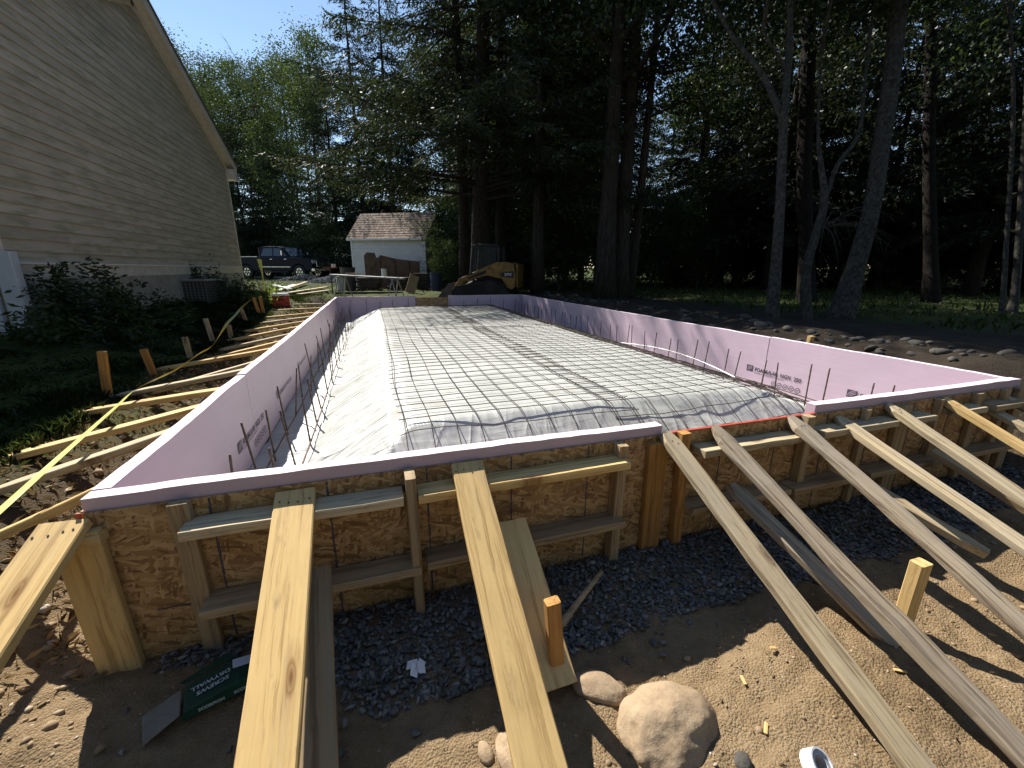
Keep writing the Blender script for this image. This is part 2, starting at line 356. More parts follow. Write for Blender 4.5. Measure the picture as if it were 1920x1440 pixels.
def leaf(name, dif, tra, mixf=.4, var=.5):
    m = bpy.data.materials.new(name); m.use_nodes = True; t = m.node_tree; t.nodes.clear()
    out = t.nodes.new('ShaderNodeOutputMaterial'); d = t.nodes.new('ShaderNodeBsdfDiffuse'); tr = t.nodes.new('ShaderNodeBsdfTranslucent'); mx = t.nodes.new('ShaderNodeMixShader')
    gl = t.nodes.new('ShaderNodeBsdfGlossy'); gl.inputs['Roughness'].default_value = .45; gl.inputs['Color'].default_value = (.5, .5, .5, 1); m2 = t.nodes.new('ShaderNodeMixShader'); m2.inputs[0].default_value = .05
    g = t.nodes.new('ShaderNodeNewGeometry'); oi = t.nodes.new('ShaderNodeObjectInfo')
    def jitter(c, inp):
        r = t.nodes.new('ShaderNodeValToRGB'); r.color_ramp.elements[0].color = (*[x*(1-var) for x in c], 1); r.color_ramp.elements[1].color = (c[0]*(1+var*1.2), c[1]*(1+var), c[2]*(1+var), 1)
        t.links.new(g.outputs['Random Per Island'], r.inputs[0])
        h = t.nodes.new('ShaderNodeHueSaturation'); ma = t.nodes.new('ShaderNodeMath'); ma.operation = 'MULTIPLY_ADD'; ma.inputs[1].default_value = .5; ma.inputs[2].default_value = .75
        t.links.new(oi.outputs['Random'], ma.inputs[0]); t.links.new(ma.outputs[0], h.inputs['Value']); t.links.new(r.outputs[0], h.inputs['Color']); t.links.new(h.outputs[0], inp)
    jitter(dif, d.inputs[0]); jitter(tra, tr.inputs[0]); mx.inputs[0].default_value = mixf
    t.links.new(d.outputs[0], mx.inputs[1]); t.links.new(tr.outputs[0], mx.inputs[2]); t.links.new(mx.outputs[0], m2.inputs[1]); t.links.new(gl.outputs[0], m2.inputs[2]); t.links.new(m2.outputs[0], out.inputs[0])
    return m
M['needle'] = leaf('conifer_needles', (.027, .038, .019), (.036, .05, .014), .25)
M['leafd'] = leaf('broad_leaves', (.028, .047, .015), (.065, .10, .02), .36)
M['leafy'] = leaf('bright_weed_leaves', (.09, .13, .03), (.22, .30, .05), .4)
M['grass'] = leaf('grass_blades', (.035, .052, .015), (.08, .12, .025), .35)
M['straw'] = leaf('dry_straw', (.28, .21, .11), (.2, .15, .07), .2)
def bark(name, a, b, sc=(5, 5, 1.2), bs=.8):
    t = NT(name); v, r = t.rand_vec(30); n = t.noise(t.mapping(v, sc), 3.0, 5, .65, .5)
    t.col(t.ramp(n, [(.35, a), (.65, b)])); t.setp(Roughness=.95); t.p.inputs['Specular IOR Level'].default_value = .1; t.bump(n, bs, .05); return t.m
M['bark'] = bark('furrowed_bark', (.022, .018, .015), (.07, .058, .048), (9, 9, 1.1), 1.0)
M['bark3'] = bark('dark_shaded_bark', (.008, .007, .006), (.028, .022, .019), (9, 9, 1.1), 1.0)  # furrowed bark with deep shade put into its colour, for the pine trunks
M['bark2'] = bark('smooth_grey_bark', (.028, .025, .022), (.095, .086, .074), (6, 6, 4), .8)
# ------------------------------------------------------------------ ground
W, L = 5.198, 10.509
def hgt(x, y):
    x = np.asarray(x, float); y = np.asarray(y, float)
    left = sstep(-.12, -1.05 + .4*sstep(4, 8, y), x)*(.36+.17*sstep(4, 9, y)) + sstep(-1.0, -3.2, x)*.25*(1-.55*sstep(4, 9, y))
    left = left*sstep(-.75, .5, y) + sstep(-.3, -1.5, x)*.10*(1-sstep(-.75, .5, y))
    right = sstep(5.25, 5.75, x)*.50 + .12*np.exp(-((x-6.35)/.45)**2) + .06*np.exp(-((x-7.6)/.6)**2)
    right = right*sstep(-.9, .6, y)
    back = sstep(10.5, 11.1, y)*.40 + sstep(11, 17, y)*.12 + sstep(17, 32, y)*.16
    left = np.maximum(left, .62*sstep(-2.4, -3.2, x)*sstep(-2, 3, y))
    h = np.maximum(np.maximum(left, right), back)
    out = np.maximum.reduce([-x-.05, x-W-.05, y-L-.05, -y-.03]); rough = sstep(0, .25, out)
    h = h + rough*(.018*fbm(x*2.6, y*2.6, 4) + .010*fbm(x*11, y*11, 3))
    berm = sstep(5.4, 5.9, x)*sstep(8.0, 6.8, x); h = h + berm*.05*fbm(x*3.1, y*3.1, 3)
    inside = (x > -.02) & (x < W+.02) & (y > -.01) & (y < L+.02)
    # soft heap of loose soil at the left corner and hollows in front
    h = h + .06*np.exp(-(((x+.28)/.22)**2+((y+.33)/.25)**2)) + .03*np.exp(-(((x-1.2)/.35)**2+((y+.85)/.25)**2)) + .04*np.exp(-(((x-2.3)/.5)**2+((y+.95)/.28)**2))
    h = np.where(inside, -.03, h)
    d = np.hypot(x-2, y-5); return h + sstep(60, 300, d)*2.0
def H(x, y): return float(hgt(x, y))
def axis(segs):
    a = []
    for lo, hi, st in segs: a += list(np.arange(lo, hi, st))
    return np.array(a + [segs[-1][1]])
gx = axis([(-600, -60, 60), (-60, -12, 3), (-12, -3, .5), (-3, -.8, .06), (-.8, 3.4, .02), (3.4, 8.4, .06), (8.4, 20, .6), (20, 80, 4), (80, 600, 60)])
gy = axis([(-300, -20, 40), (-20, -2, 1.5), (-2, -1.3, .05), (-1.3, .06, .016), (.06, 6, .07), (6, 14, .12), (14, 40, .7), (40, 100, 4), (100, 700, 60)])
GX, GY = np.meshgrid(gx, gy); GZ = hgt(GX, GY)
fine = sstep(-.8, -.5, GX)*sstep(3.4, 3.0, GX)*sstep(-1.35, -1.2, GY)*sstep(.02, -.03, GY)
GZ = GZ + fine*(.004*fbm(GX*25, GY*25, 3) + .005*np.abs(fbm(GX*48, GY*48, 2)))
def grid_faces(nx, ny):
    i = np.arange(nx-1)[None, :] + (np.arange(ny-1)*nx)[:, None]
    return np.stack([i, i+1, i+nx+1, i+nx], -1).reshape(-1, 4)
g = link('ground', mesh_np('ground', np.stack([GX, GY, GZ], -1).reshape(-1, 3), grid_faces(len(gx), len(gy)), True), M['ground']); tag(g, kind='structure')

# ------------------------------------------------------------------ wooden form
FT, OT = .66, .612          # foam top, sheathing top
PT = .035                   # board thickness
fw = empty('wooden_formwork', (W/2, 0, 0), 'wooden slab form of strand board panels with uprights and horizontal walers', 'formwork')
def osb_panel(lo, hi): 
    c = (Vector(lo)+Vector(hi))/2; h = (Vector(hi)-Vector(lo))/2
    return MB().box(-h, h).build('strand_board_panel', M['osb'], fw, Matrix.Translation(c), bevel=.0015)
cuts = [0, 2.195, 3.9, W]
for a, b in zip(cuts[:-1], cuts[1:]): osb_panel((a+.001, -.013, -.03), (b-.001, -.002, OT))
for a, b in ((0, 2.4), (2.4, 4.8), (4.8, 7.2), (7.2, L)):
    osb_panel((-.013, a+.002, -.03), (-.002, b-.002, OT)); osb_panel((W+.002, a+.002, -.03), (W+.013, b-.002, OT))
for a, b in ((0, 2.1), (2.1, 4.2), (4.2, W)): osb_panel((a+.001, L+.002, -.03), (b-.001, L+.013, OT))
for x in (.35, .73, 1.10, 1.46, 1.83, 2.6, 2.97, 3.34, 3.71, 4.08, 4.45, 4.82):
    m_ = MB(); zz = .02
    while zz < OT-.01:
        s_ = rnd.uniform(.02, .06); wd = rnd.uniform(.0025, .0045); ox = rnd.uniform(-.001, .001)
        m_.box((x-wd+ox, -.0142, zz), (x+wd+ox, -.0133, min(zz+s_, OT-.003))); zz += s_+rnd.uniform(0, .004)
    m_.build('printed_line', M['ink'], fw)
for a, b in ((.13, 1.0), (1.06, 2.1), (2.4, 3.1), (3.2, 4.6)):
    MB().box((a, -.0146, .196), (b, -.0134, .2005)).build('panel_seam', M['ink'], fw)
MB().box((2.24, -.0125, OT), (3.24, .004, OT+.006)).build('red_edge_strip', M['red'], fw)
MB().box((-.0145, -.0165, OT-.02), (.0, -.0135, OT+.004)).build('red_edge_strip', M['red'], fw)
UP = Vector((0, 0, 1)); FRT = Vector((0, -1, 0))
def upright(x, z0=-.03, z1=.61, w=.04, d=.035, mat='frame', lean=0.0):
    return board('upright', (x+lean, -.0135-d, z0), (x, -.0135-d, z1), w, d, M[mat], fw, up=FRT, rough=.0015)
upright(.27, z1=.615, w=.062, lean=.012); upright(1.03, z1=.62, w=.038, d=.10, lean=.008); upright(1.98, z1=.61, w=.045, d=.06, lean=-.01)
upright(2.19, z1=.585, w=.105, mat='amber', lean=.005); upright(2.335, z1=.622, w=.05, d=.045, mat='amber', lean=.02)
upright(3.15, z1=.622, w=.05, d=.05, lean=.01); upright(3.62, w=.04); upright(3.95, z1=.60, w=.11, mat='frame'); upright(4.28, w=.04); upright(4.67, z1=.615, w=.06); upright(4.98, w=.05); upright(5.15, w=.09)
# wide corner board
board('corner_board', (.0, -.052, -.03), (-.015, -.052, .56), .125, PT, M['pine'], fw, up=FRT, rough=.002)
board('corner_cap', (-.135, -.03, .548), (.055, -.03, .552), .06, PT, M['pine'], fw, rough=.002)
def waler(x0, x1, z, d=.105, mat='frame', y0=-.014, dz=0.0):
    return board('waler', (x0, y0-d/2, z), (x1, y0-d/2, z+dz), d, PT, M[mat], fw, rough=.003)
waler(.285, 1.0, .548, mat='pine2'); waler(1.055, 1.99, .545, mat='pine', dz=.006)
waler(.295, 1.05, .235, .11); waler(1.075, 1.99, .24, .105, dz=.01)
waler(2.40, 3.10, .545, mat='pine2'); waler(3.185, 3.42, .548, mat='pine2'); waler(3.44, 4.12, .547, mat='pine2'); waler(4.32, 4.62, .548, mat='pine2'); waler(4.71, 5.12, .545)
waler(2.37, 3.02, .238); waler(3.05, 3.55, .232); waler(3.65, 4.5, .235); waler(4.55, 5.15, .236)
for x in (.4, 1.7, 2.6, 3.7): pass
for a in np.arange(.9, L, 1.2):      # simple rails outside the long sides
    MB().box((-.05, a-.02, .0), (-.0135, a+.02, .58)).build('upright', M['frame'], fw, bevel=.002)
    MB().box((W+.0135, a-.02, .0), (W+.05, a+.02, .58)).build('upright', M['frame'], fw, bevel=.002)

# ------------------------------------------------------------------ foam insulation boards
def foam_board(lo, hi, label, group=None, Mx=None):
    c = (Vector(lo)+Vector(hi))/2; h = (Vector(hi)-Vector(lo))/2
    me = MB().box(-h, h).mesh('foam_board'); bm = bmesh.new(); bm.from_mesh(me)
    ax = 0 if h.x > h.y else 1
    bmesh.ops.bisect_plane(bm, geom=bm.verts[:]+bm.edges[:]+bm.faces[:], plane_co=(0, 0, 0), plane_no=(1 if ax == 0 else 0, 1 if ax else 0, 0))
    bmesh.ops.subdivide_edges(bm, edges=[e for e in bm.edges if abs((e.verts[0].co-e.verts[1].co)[ax]) > .3], cuts=24, use_grid_fill=True)
    s0 = rnd.uniform(0, 50)
    for v in bm.verts:
        if v.co.z > 0: v.co.z += .004*float(vnoise(v.co[ax]*1.9+s0, 3)) + .0018*float(vnoise(v.co[ax]*14+s0, 8))
        v.co[1-ax] += .003*float(vnoise(v.co[ax]*1.3+s0, 12+v.co.z))
    bm.to_mesh(me); bm.free(); me.materials.append(M['foam']); me.materials.append(M['foam_cut'])
    for p in me.polygons:
        if p.normal.z > .7: p.material_index = 1
    o = link('foam_board', me, None, None, Matrix.Translation(c) @ (Mx or Matrix())); return tag(o, label, 'foam board', group)
FB = .055
FR1 = foam_board((0, 0, .05), (2.23, FB, FT), 'pink foam board on edge along the front form, left of the gap')
FR2 = foam_board((3.245, 0, .05), (W, FB, FT), 'pink foam board on edge along the front form, right of the gap')
ly = [FB+.002, 1.72, 4.10, 6.45, 8.60, L-.057]
lf = []
ll = ['pink foam board with dark lettering, at the near corner of the shaded long wall', 'pink foam board of the shaded long wall, ending at the dark open slit',
      'pink foam board of the shaded long wall, just past the dark open slit', 'fourth pink foam board of the shaded long wall, counted from its front corner', 'last pink foam board of the shaded long wall, meeting the back wall']
for i, (a, b) in enumerate(zip(ly[:-1], ly[1:])):
    Mx = Matrix.Rotation(.0035, 4, 'X') if i == 2 else None
    lf.append(foam_board((0, a+.002+(.006 if i == 2 else 0), .05), (FB, b-.002, FT), ll[i], 'foam boards of the long walls', Mx))
rl = ['sunlit pink foam board with printed logo, at the front end of the tree side wall', 'pink foam board with partly shaded lettering in the tree side wall', 'third pink foam board of the tree side wall, counted from its front end',
      'fourth pink foam board of the tree side wall, counted from its front end', 'pink foam board streaked with sun at the far end of the tree side wall']
ry = [FB+.002, 1.95, 4.35, 6.6, 9.0, L-.057]; rf = []
for i, (a, b) in enumerate(zip(ry[:-1], ry[1:])):
    rf.append(foam_board((W-FB, a+.002, .05), (W, b-.002, FT), rl[i], 'foam boards of the long walls'))
foam_board((0, L-FB, .05), (2.06, L, FT), 'shaded foam board across the back of the form, nearer the house')
foam_board((2.98, L-FB, .05), (W, L, FT), 'shaded foam board across the back of the form, in front of the loader')
# printing on the foam
def wall_print(me, y, z, side, parent, sc=1.0, mat='ink', name='printed_lettering'):
    if side == 'R': Mx = Matrix(((0, 0, -1, W-FB-.0035), (-1, 0, 0, y), (0, 1, 0, z), (0, 0, 0, 1)))
    else: Mx = Matrix(((0, 0, 1, FB+.0035), (1, 0, 0, y), (0, 1, 0, z), (0, 0, 0, 1)))
    o = link(name, me, M[mat], None, None); o.parent = parent; o.matrix_parent_inverse = parent.matrix_basis.inverted(); o.matrix_basis = Mx
    if name == 'printed_lettering': o['kind'] = 'stuff'
    return o
def logo_mesh(s):
    m_ = MB(); m_.add([(0, 0, 0), (s*1.25, 0, 0), (s*1.25, s, 0), (0, s, 0)], [(0, 1, 2, 3)]); return m_.mesh('logo', fixn=False)
def logo_arcs(s):
    m_ = MB()
    for k, r in enumerate((.55, .75, .95)):
        pts = [(s*(1.15-r*1.1*math.cos(a)), s*(.12+r*.85*math.sin(a)), .001) for a in np.linspace(.1, 1.45, 9)]
        for (p, q) in zip(pts[:-1], pts[1:]):
            m_.add([p, q, (q[0]+.035*s, q[1]-.05*s, .001), (p[0]+.035*s, p[1]-.05*s, .001)], [(0, 1, 2, 3)])
    return m_.mesh('arcs', fixn=False)
def ring_mesh(r):
    m_ = MB(); n = 18
    vs_ = [(r*k*math.cos(2*math.pi*i/n), r*k*math.sin(2*math.pi*i/n), 0) for k in (1, .78) for i in range(n)]
    m_.add(vs_, [(i, (i+1) % n, n+(i+1) % n, n+i) for i in range(n)]); m_.add([(-r*.45, -r*.12, 0), (r*.45, -r*.12, 0), (r*.45, r*.15, 0), (-r*.45, r*.15, 0)], [(0, 1, 2, 3)])
    return m_.mesh('ring', fixn=False)
TXT = text_mesh('FOAMULAR  NGX  250', .060, .0016, .95); TX2 = text_mesh('FOAMULAR  NGX  250', .060, .0014); LOG = logo_mesh(.072); ARC = logo_arcs(.072); RNG = ring_mesh(.03)
SUB = text_mesh('EXTRUDED POLYSTYRENE RIGID FOAM INSULATION', .016, .0003)
def stamp(side, y, z, parent, mat='ink', sgn=-1, rings=True, k=1.0):
    wall_print(LOG.copy(), y, z-.01, side, parent, mat=mat, name='printed_logo'); a = wall_print(ARC.copy(), y, z-.01, side, parent, mat='foam', name='printed_logo_arcs')
    wall_print(TXT.copy(), y+sgn*.112, z+.005, side, parent, mat=mat); wall_print(SUB.copy(), y+sgn*.114, z-.02, side, parent, mat=mat)
    if rings:
        for i in range(5): wall_print(RNG.copy(), y+sgn*(.38+.072*i), z-.085, side, parent, mat=mat, name='printed_mark')
p = onx(1587, 741, W-FB); stamp('R', p.y, p.z, rf[0], rings=False)
p = onx(1400, 692, W-FB); stamp('R', p.y, p.z, rf[1] if p.y > 1.95 else rf[0])
p = onx(447, 850, FB); stamp('L', p.y, p.z, lf[0], 'ink', 1)
p = onx(520, 748, FB); wall_print(LOG.copy(), p.y, p.z, 'L', lf[1], mat='ink_soft', name='printed_logo'); wall_print(TX2.copy(), p.y+.112, p.z, 'L', lf[1], mat='ink_soft')
p = onx(558, 692, FB); wall_print(LOG.copy(), p.y, p.z, 'L', lf[1], mat='ink_soft', name='printed_logo'); wall_print(TX2.copy(), p.y+.112, p.z, 'L', lf[2], mat='ink_soft')

# ------------------------------------------------------------------ plastic sheet, wire mesh, rebar
def sh(x, y):
    x = np.asarray(x, float); y = np.asarray(y, float)
    wl_ = .03*fbm(x*0+3.3, y*1.1, 2)
    def lin(p, q, v): 
        t = (v-p)/(q-p); e = .05; return np.where(t < 1-e, np.clip(t, 0, 1), 1 - np.clip(1+e-t, 0, 2*e)**2/(4*e))
    a = lin(.42, 1.10, x+wl_); b = lin(4.80, 3.72, x+wl_); c = lin(.12, .82, y + .04*fbm(x*1.4, x*0, 2)); d = lin(10.2, 8.95, y)
    k = np.minimum(np.minimum(a, b), np.minimum(c, d))
    z = .055 + .44*k
    z = z + k*(.008*fbm(x*.9, y*.7, 3) + .004*fbm(x*3.1, y*2.7, 3))
    sl = k*(1-k)*4
    ph = (y*11 + x*5 + 2.2*fbm(x*1.2, y*1.2, 2))
    fold = np.abs(vnoise(y*6.5+x*3.0, x*.9+y*.2)); z = z + sl*(.016*(1-fold)**3 + .006*np.sin(ph)*(.4+.8*np.abs(vnoise(x*2, y*3))) + .006*fbm(x*2, y*6, 2))
    z = z + (1-k)*(.012*fbm(x*5, y*6, 3))
    return z
sx_ = axis([(FB+.003, W-FB-.003, .026)]); sy_ = axis([(FB+.003, 3.2, .022), (3.2, 6, .04), (6, L-FB-.003, .06)])
SX, SY = np.meshgrid(sx_, sy_); SZ = sh(SX, SY) + .0015*fbm(SX*16+SY*6, SY*26, 2) + .006*(1-np.abs(vnoise(SX*5+SY*1.5, SY*1.6)))**5*sstep(1.3, .6, SY)
o = link('plastic_sheet', mesh_np('plastic_sheet', np.stack([SX, SY, SZ], -1).reshape(-1, 3), grid_faces(len(sx_), len(sy_)), True), M['sheet'])
tag(o, 'wrinkled clear plastic sheet spread over the mound inside the form', 'plastic sheet')
def wire_sheet(x0, x1, y0, y1, label, skew=0.0, step=.148, lift=.017):
    m_ = MB(); s0 = rnd.uniform(0, 99)
    def pos(x, y):
        X = x + skew*(y-y0) + .014*vnoise(x*1.7+s0, y*1.1); Y = y + .014*vnoise(x*1.2, y*1.5+s0)
        z = np.maximum.reduce([sh(X, Y), sh(X+.08, Y), sh(X-.08, Y), sh(X, Y+.08), sh(X, Y-.08)])      # stiff wire bridges the hollows of the sheet
        return np.stack([X, Y, z + lift + .016*np.maximum(0, vnoise(x*1.3+s0, y*1.4))], -1)
    for x in np.arange(x0, x1+.01, step): ya = np.arange(y0-.03, y1+.04, .074); m_.tube(list(pos(x+0*ya, ya)), .0033, 3, False)
    for y in np.arange(y0, y1+.01, step): xa = np.arange(x0-.03, x1+.04, .074); m_.tube(list(pos(xa, y+0*xa)+np.array([0, 0, .004])), .0033, 3, False)
    return tag(m_.build('wire_mesh', M['steel'], smooth=True), label, 'wire mesh', 'welded wire mesh laid on the plastic')
wire_sheet(1.06, 2.55, .40, 4.9, 'welded wire mesh over the front of the mound, beside the bare plastic slope', .004)
wire_sheet(2.42, 3.94, .36, 4.8, 'welded wire mesh over the front of the mound, behind the foam gap', -.006)
wire_sheet(3.75, 4.42, .50, 4.7, 'narrow welded wire mesh along the front of the tree side wall', .003)
wire_sheet(1.10, 2.60, 4.75, 9.5, 'welded wire mesh over the back of the mound, beside the bare plastic slope', -.003)
wire_sheet(2.45, 3.95, 4.65, 9.45, 'welded wire mesh over the back of the mound, before the loader', .004)
wire_sheet(3.80, 4.40, 4.55, 9.4, 'narrow welded wire mesh along the back of the tree side wall', .0)
def rebar_mesh(h):
    m_ = MB(); n = int(h/.03); pts = [(0, 0, h*i/n) for i in range(n+1)]; m_.tube(pts, [.0068 if i % 2 else .0058 for i in range(n+1)], 6)
    me = m_.mesh('rebar', smooth=True); me.materials.append(M['rebar']); return me
RB = [rebar_mesh(h) for h in (.44, .47, .41)]
def rebars(pts, label, group, lean=.12):
    for i, (x, y, z) in enumerate(pts):
        o = link('rebar_dowel', RB[i % 3]); o.location = (x, y, z-.02); o.rotation_euler = (rnd.uniform(-lean, lean), rnd.uniform(-lean, lean), rnd.uniform(0, 3)); tag(o, label, 'rebar', group)
ysr = np.arange(.62, 10.2, .47)
rebars([(.19+rnd.uniform(-.015, .015), y+rnd.uniform(-.05, .05), H2) for y in ysr for H2 in [float(sh(.19, y))]], 'upright steel rebar dowel standing close to the shaded foam wall', 'rebar along the shaded foam wall')
rebars([(.40+rnd.uniform(-.02, .02), y+.2+rnd.uniform(-.05, .05), float(sh(.4, y+.2))) for y in ysr[:-1]], 'upright steel rebar dowel at the foot of the bare plastic slope', 'rebar at the foot of the plastic slope')
rebars([(4.90, y+rnd.uniform(-.03, .03), .07) for y in np.arange(.55, 10.1, .52)], 'upright steel rebar dowel against the tree side foam wall', 'rebar along the tree side wall', .08)
rebars([(4.83, y+.10+rnd.uniform(-.03, .03), .08) for y in np.arange(.55, 10.1, .52)], 'upright steel rebar dowel a hand away from the tree side foam wall', 'inner rebar along the tree side wall', .08)
rebars([(x+rnd.uniform(-.04, .04), L-.24, .16) for x in np.arange(.35, 5, .38)], 'upright steel rebar dowel before the back foam wall', 'rebar along the back wall', .08)
rebars([(x+rnd.uniform(-.04, .04), .25, .05) for x in (.75, 1.4, 2.0, 3.5, 4.2)], 'upright steel rebar dowel behind the front foam', 'rebar along the front wall', .08)
def long_bar(pts, label):
    m_ = MB(); m_.tube(pts, .0065, 6); tag(m_.build('rebar_rod', M['rebar'], smooth=True), label, 'rebar', 'rebar rods lying in the trench')
def run_y(x, z, y0=.2, y1=10.2, wob=.02): return [(x+wob*float(vnoise(y*.8, x*7)), y, max(z+.012*float(vnoise(y*1.1, x*9)), float(sh(x, y))+.02)) for y in np.arange(y0, y1, .25)]
long_bar(run_y(.20, .115), 'long rebar rod along the shaded foam wall, outer of the pair')
long_bar(run_y(.42, .12), 'long rebar rod along the shaded foam wall, inner of the pair')
long_bar(run_y(4.98, .16), 'long rebar rod along the tree side wall, outer of the pair')
long_bar(run_y(4.83, .17), 'long rebar rod along the tree side wall, inner of the pair')
# pale flexible tube snaking in the tree side trench
def pale_tube(pts, label):
    m_ = MB(); m_.tube(pts, .007, 6); tag(m_.build('plastic_tube', M['cap'], smooth=True), label, 'tube')
pale_tube([(4.62+.22*math.sin((y-1.6)*.75), y, .20+.10*math.sin((y-1.4)*1.0)) for y in np.arange(1.75, 4.6, .12)], 'pale thin tube curving up from the trench by the tree side wall')

# ------------------------------------------------------------------ sloping braces
def brace(x0, x1, z0, slope, mat, label, w=.132, yend=None, taper=(0, 0), clip=0, rough=.003, y0=-.02, t=PT, group='sloping braces of the front form'):
    ye = yend if yend is not None else -(z0-.06)/slope
    P0 = Vector((x0, y0, z0)); P1 = Vector((x1, ye, z0 + slope*(ye-y0)))
    o = board('brace_plank', P0, P1, w, t, M[mat], None, rough=rough, taper=taper, clip=clip)
    Lh = (P1-P0).length/2
    for k in range(4 if w > .1 else 2):
        yy = (-.36+.24*k+rnd.uniform(-.04, .04))*w if w > .1 else (-.12+.24*k)*w; q = MB(); q.tube([(0, 0, -.004), (0, 0, .0012)], .003, 7); nl_ = q.build('nail_head', M['rebar'], o); nl_.matrix_parent_inverse = Matrix(); nl_.location = (-Lh+.05+rnd.uniform(-.012, .012)+(.02 if w < .1 else 0), yy, .001)
    return tag(o, label, 'plank', group)
b1 = brace(-.045, -.12, .60, .40, 'pine', 'wide fresh pine brace nailed at the open corner of the form')
b2 = brace(.625, .645, .598, .405, 'pine', 'wide fresh pine brace between the first two uprights beside the green box')
b3 = brace(1.262, 1.262, .615, .50, 'pine', 'wide knotty pine brace with grey stains, beside the tan boulder', rough=.004)
brace(2.245, 2.30, .632, .51, 'pine2', 'weathered grey brace plank at the end of the front foam, beside the gap', .09, yend=-1.36, taper=(.45, 0), clip=.06, rough=.005)
brace(2.535, 2.60, .625, .455, 'old', 'dark rotten brace plank with a ragged rounded tip at the foam gap', .088, yend=-1.45, taper=(.5, 0), clip=.09, rough=.009)
brace(3.045, 3.09, .628, .465, 'old', 'brown weathered brace plank where the right front foam begins', .088, yend=-1.4, taper=(.5, 0), clip=.08, rough=.007)
brace(3.41, 3.43, .59, .36, 'pine2', 'pale brace plank, first past the foam gap with a clipped tip', .088, taper=(.55, 0), clip=.06, rough=.004)
brace(3.82, 3.85, .625, .44, 'pine2', 'pale grey streaked brace plank, second past the foam gap', .088, taper=(.55, 0), clip=.06, rough=.004)
brace(4.345, 4.37, .615, .43, 'pine', 'yellow fresh brace plank, third past the foam gap', .075, taper=(.5, 0), clip=.05)
brace(4.78, 4.80, .53, .36, 'pine2', 'whitish brace plank set low beside the yellow one', .085, taper=(.5, 0), clip=.06)
brace(5.03, 5.05, .565, .40, 'pine2', 'last pale brace plank, at the tree side end of the front form', .085, taper=(.4, 0), clip=.05)
KG = 'low kicker boards of the front form'
def kick(P0, P1, w, mat, label, **k): return tag(board('kicker_board', P0, P1, w, PT, M[mat], None, **k), label, 'plank', KG)
kick((.665, -.125, .325), (.715, -.80, .05), .12, 'frame', 'low shaded kicker board under the brace beside the green box')
kick((1.425, -.125, .375), (1.435, -.62, .06), .128, 'pine', 'low shaded kicker board leaning to the stake by the boulder')
kick((2.585, -.13, .36), (2.72, -.84, .03), .088, 'old', 'low dark kicker board under the rotten brace plank', taper=(.4, .4), clip=.06, rough=.005)
kick((3.30, -.13, .36), (3.53, -.70, .15), .088, 'pine2', 'low kicker board with a sunlit tip under the first pale brace', taper=(0, .5), clip=.08)
kick((4.15, -.13, .33), (4.3, -.72, .06), .088, 'frame', 'low shaded kicker board under the yellow brace plank')
# stakes in front
def stake(base, top, w, mat, label, group=None, h0=.18, up=None):
    base = Vector(base); top = Vector(top); d = (top-base).normalized(); P0 = base-d*h0
    Mx = frame_from(P0, top, up or FRT)
    me = board_mesh((top-P0).length, w, w*.72, .002); return tag(link('wooden_stake', me, M[mat], None, Mx), label, 'stake', group)
stake((1.455, -.575, .0), (1.428, -.565, .34), .05, 'amber', 'short amber wooden stake driven in beside the tan boulder')
stake((2.865, -.79, .03), (2.87, -.79, .305), .062, 'pine', 'short pale square stake standing alone in the sunlit dirt')
def gnd(px, py, guess=.45):
    z = guess
    for _ in range(25):
        P = onz(px, py, min(z, 1.1)); z = z*.6+H(P.x, P.y)*.4
    P.z = H(P.x, P.y); return P
# ------------------------------------------------------------------ stones
def rock_np(n_sub, seed, amp=.25, flat=.75, ang=0.0):
    bm = bmesh.new(); bmesh.ops.create_icosphere(bm, subdivisions=n_sub, radius=1.0); r_ = random.Random(seed)
    off = Vector((r_.uniform(0, 50), r_.uniform(0, 50), r_.uniform(0, 50)))
    for v in bm.verts:
        p = v.co.copy(); k = 1 + amp*mn.noise(p*.9+off) + amp*.45*mn.noise(p*2.3+off) + amp*.15*mn.noise(p*6+off)
        v.co = p*k; v.co.z *= flat; v.co.y *= r_.uniform(.999, 1.001)
    if ang:
        for _ in range(9):
            d = Vector((r_.gauss(0, 1), r_.gauss(0, 1), r_.gauss(0, 1))).normalized(); c = r_.uniform(.55, .85)
            for v in bm.verts:
                e = v.co.dot(d)-c
                if e > 0: v.co -= d*e
    V = np.array([v.co[:] for v in bm.verts]); Fa = np.array([[v.index for v in f.verts] for f in bm.faces]); bm.free(); return V, Fa
def scatter(name, protos, pts, sizes, mat, kind=True, smooth=False):
    Vs, Fs, b = [], [], 0
    for i, (p, s_) in enumerate(zip(pts, sizes)):
        V, Fa = protos[i % len(protos)]
        a, c = nr.uniform(0, 6.28), nr.uniform(-.6, .6); ca, sa = math.cos(a), math.sin(a); cb, sb = math.cos(c), math.sin(c)
        Rm = np.array([[ca, -sa, 0], [sa, ca, 0], [0, 0, 1]]) @ np.array([[1, 0, 0], [0, cb, -sb], [0, sb, cb]])
        Vs.append((V*np.array([1, nr.uniform(.6, 1), nr.uniform(.55, .95)])) @ Rm.T*s_ + p); Fs.append(Fa+b); b += len(V)
    return link(name, mesh_np(name, np.concatenate(Vs), np.concatenate(Fs), smooth), mat)
GP = [rock_np(1, k, .28, .8, 1.0) for k in range(10)]
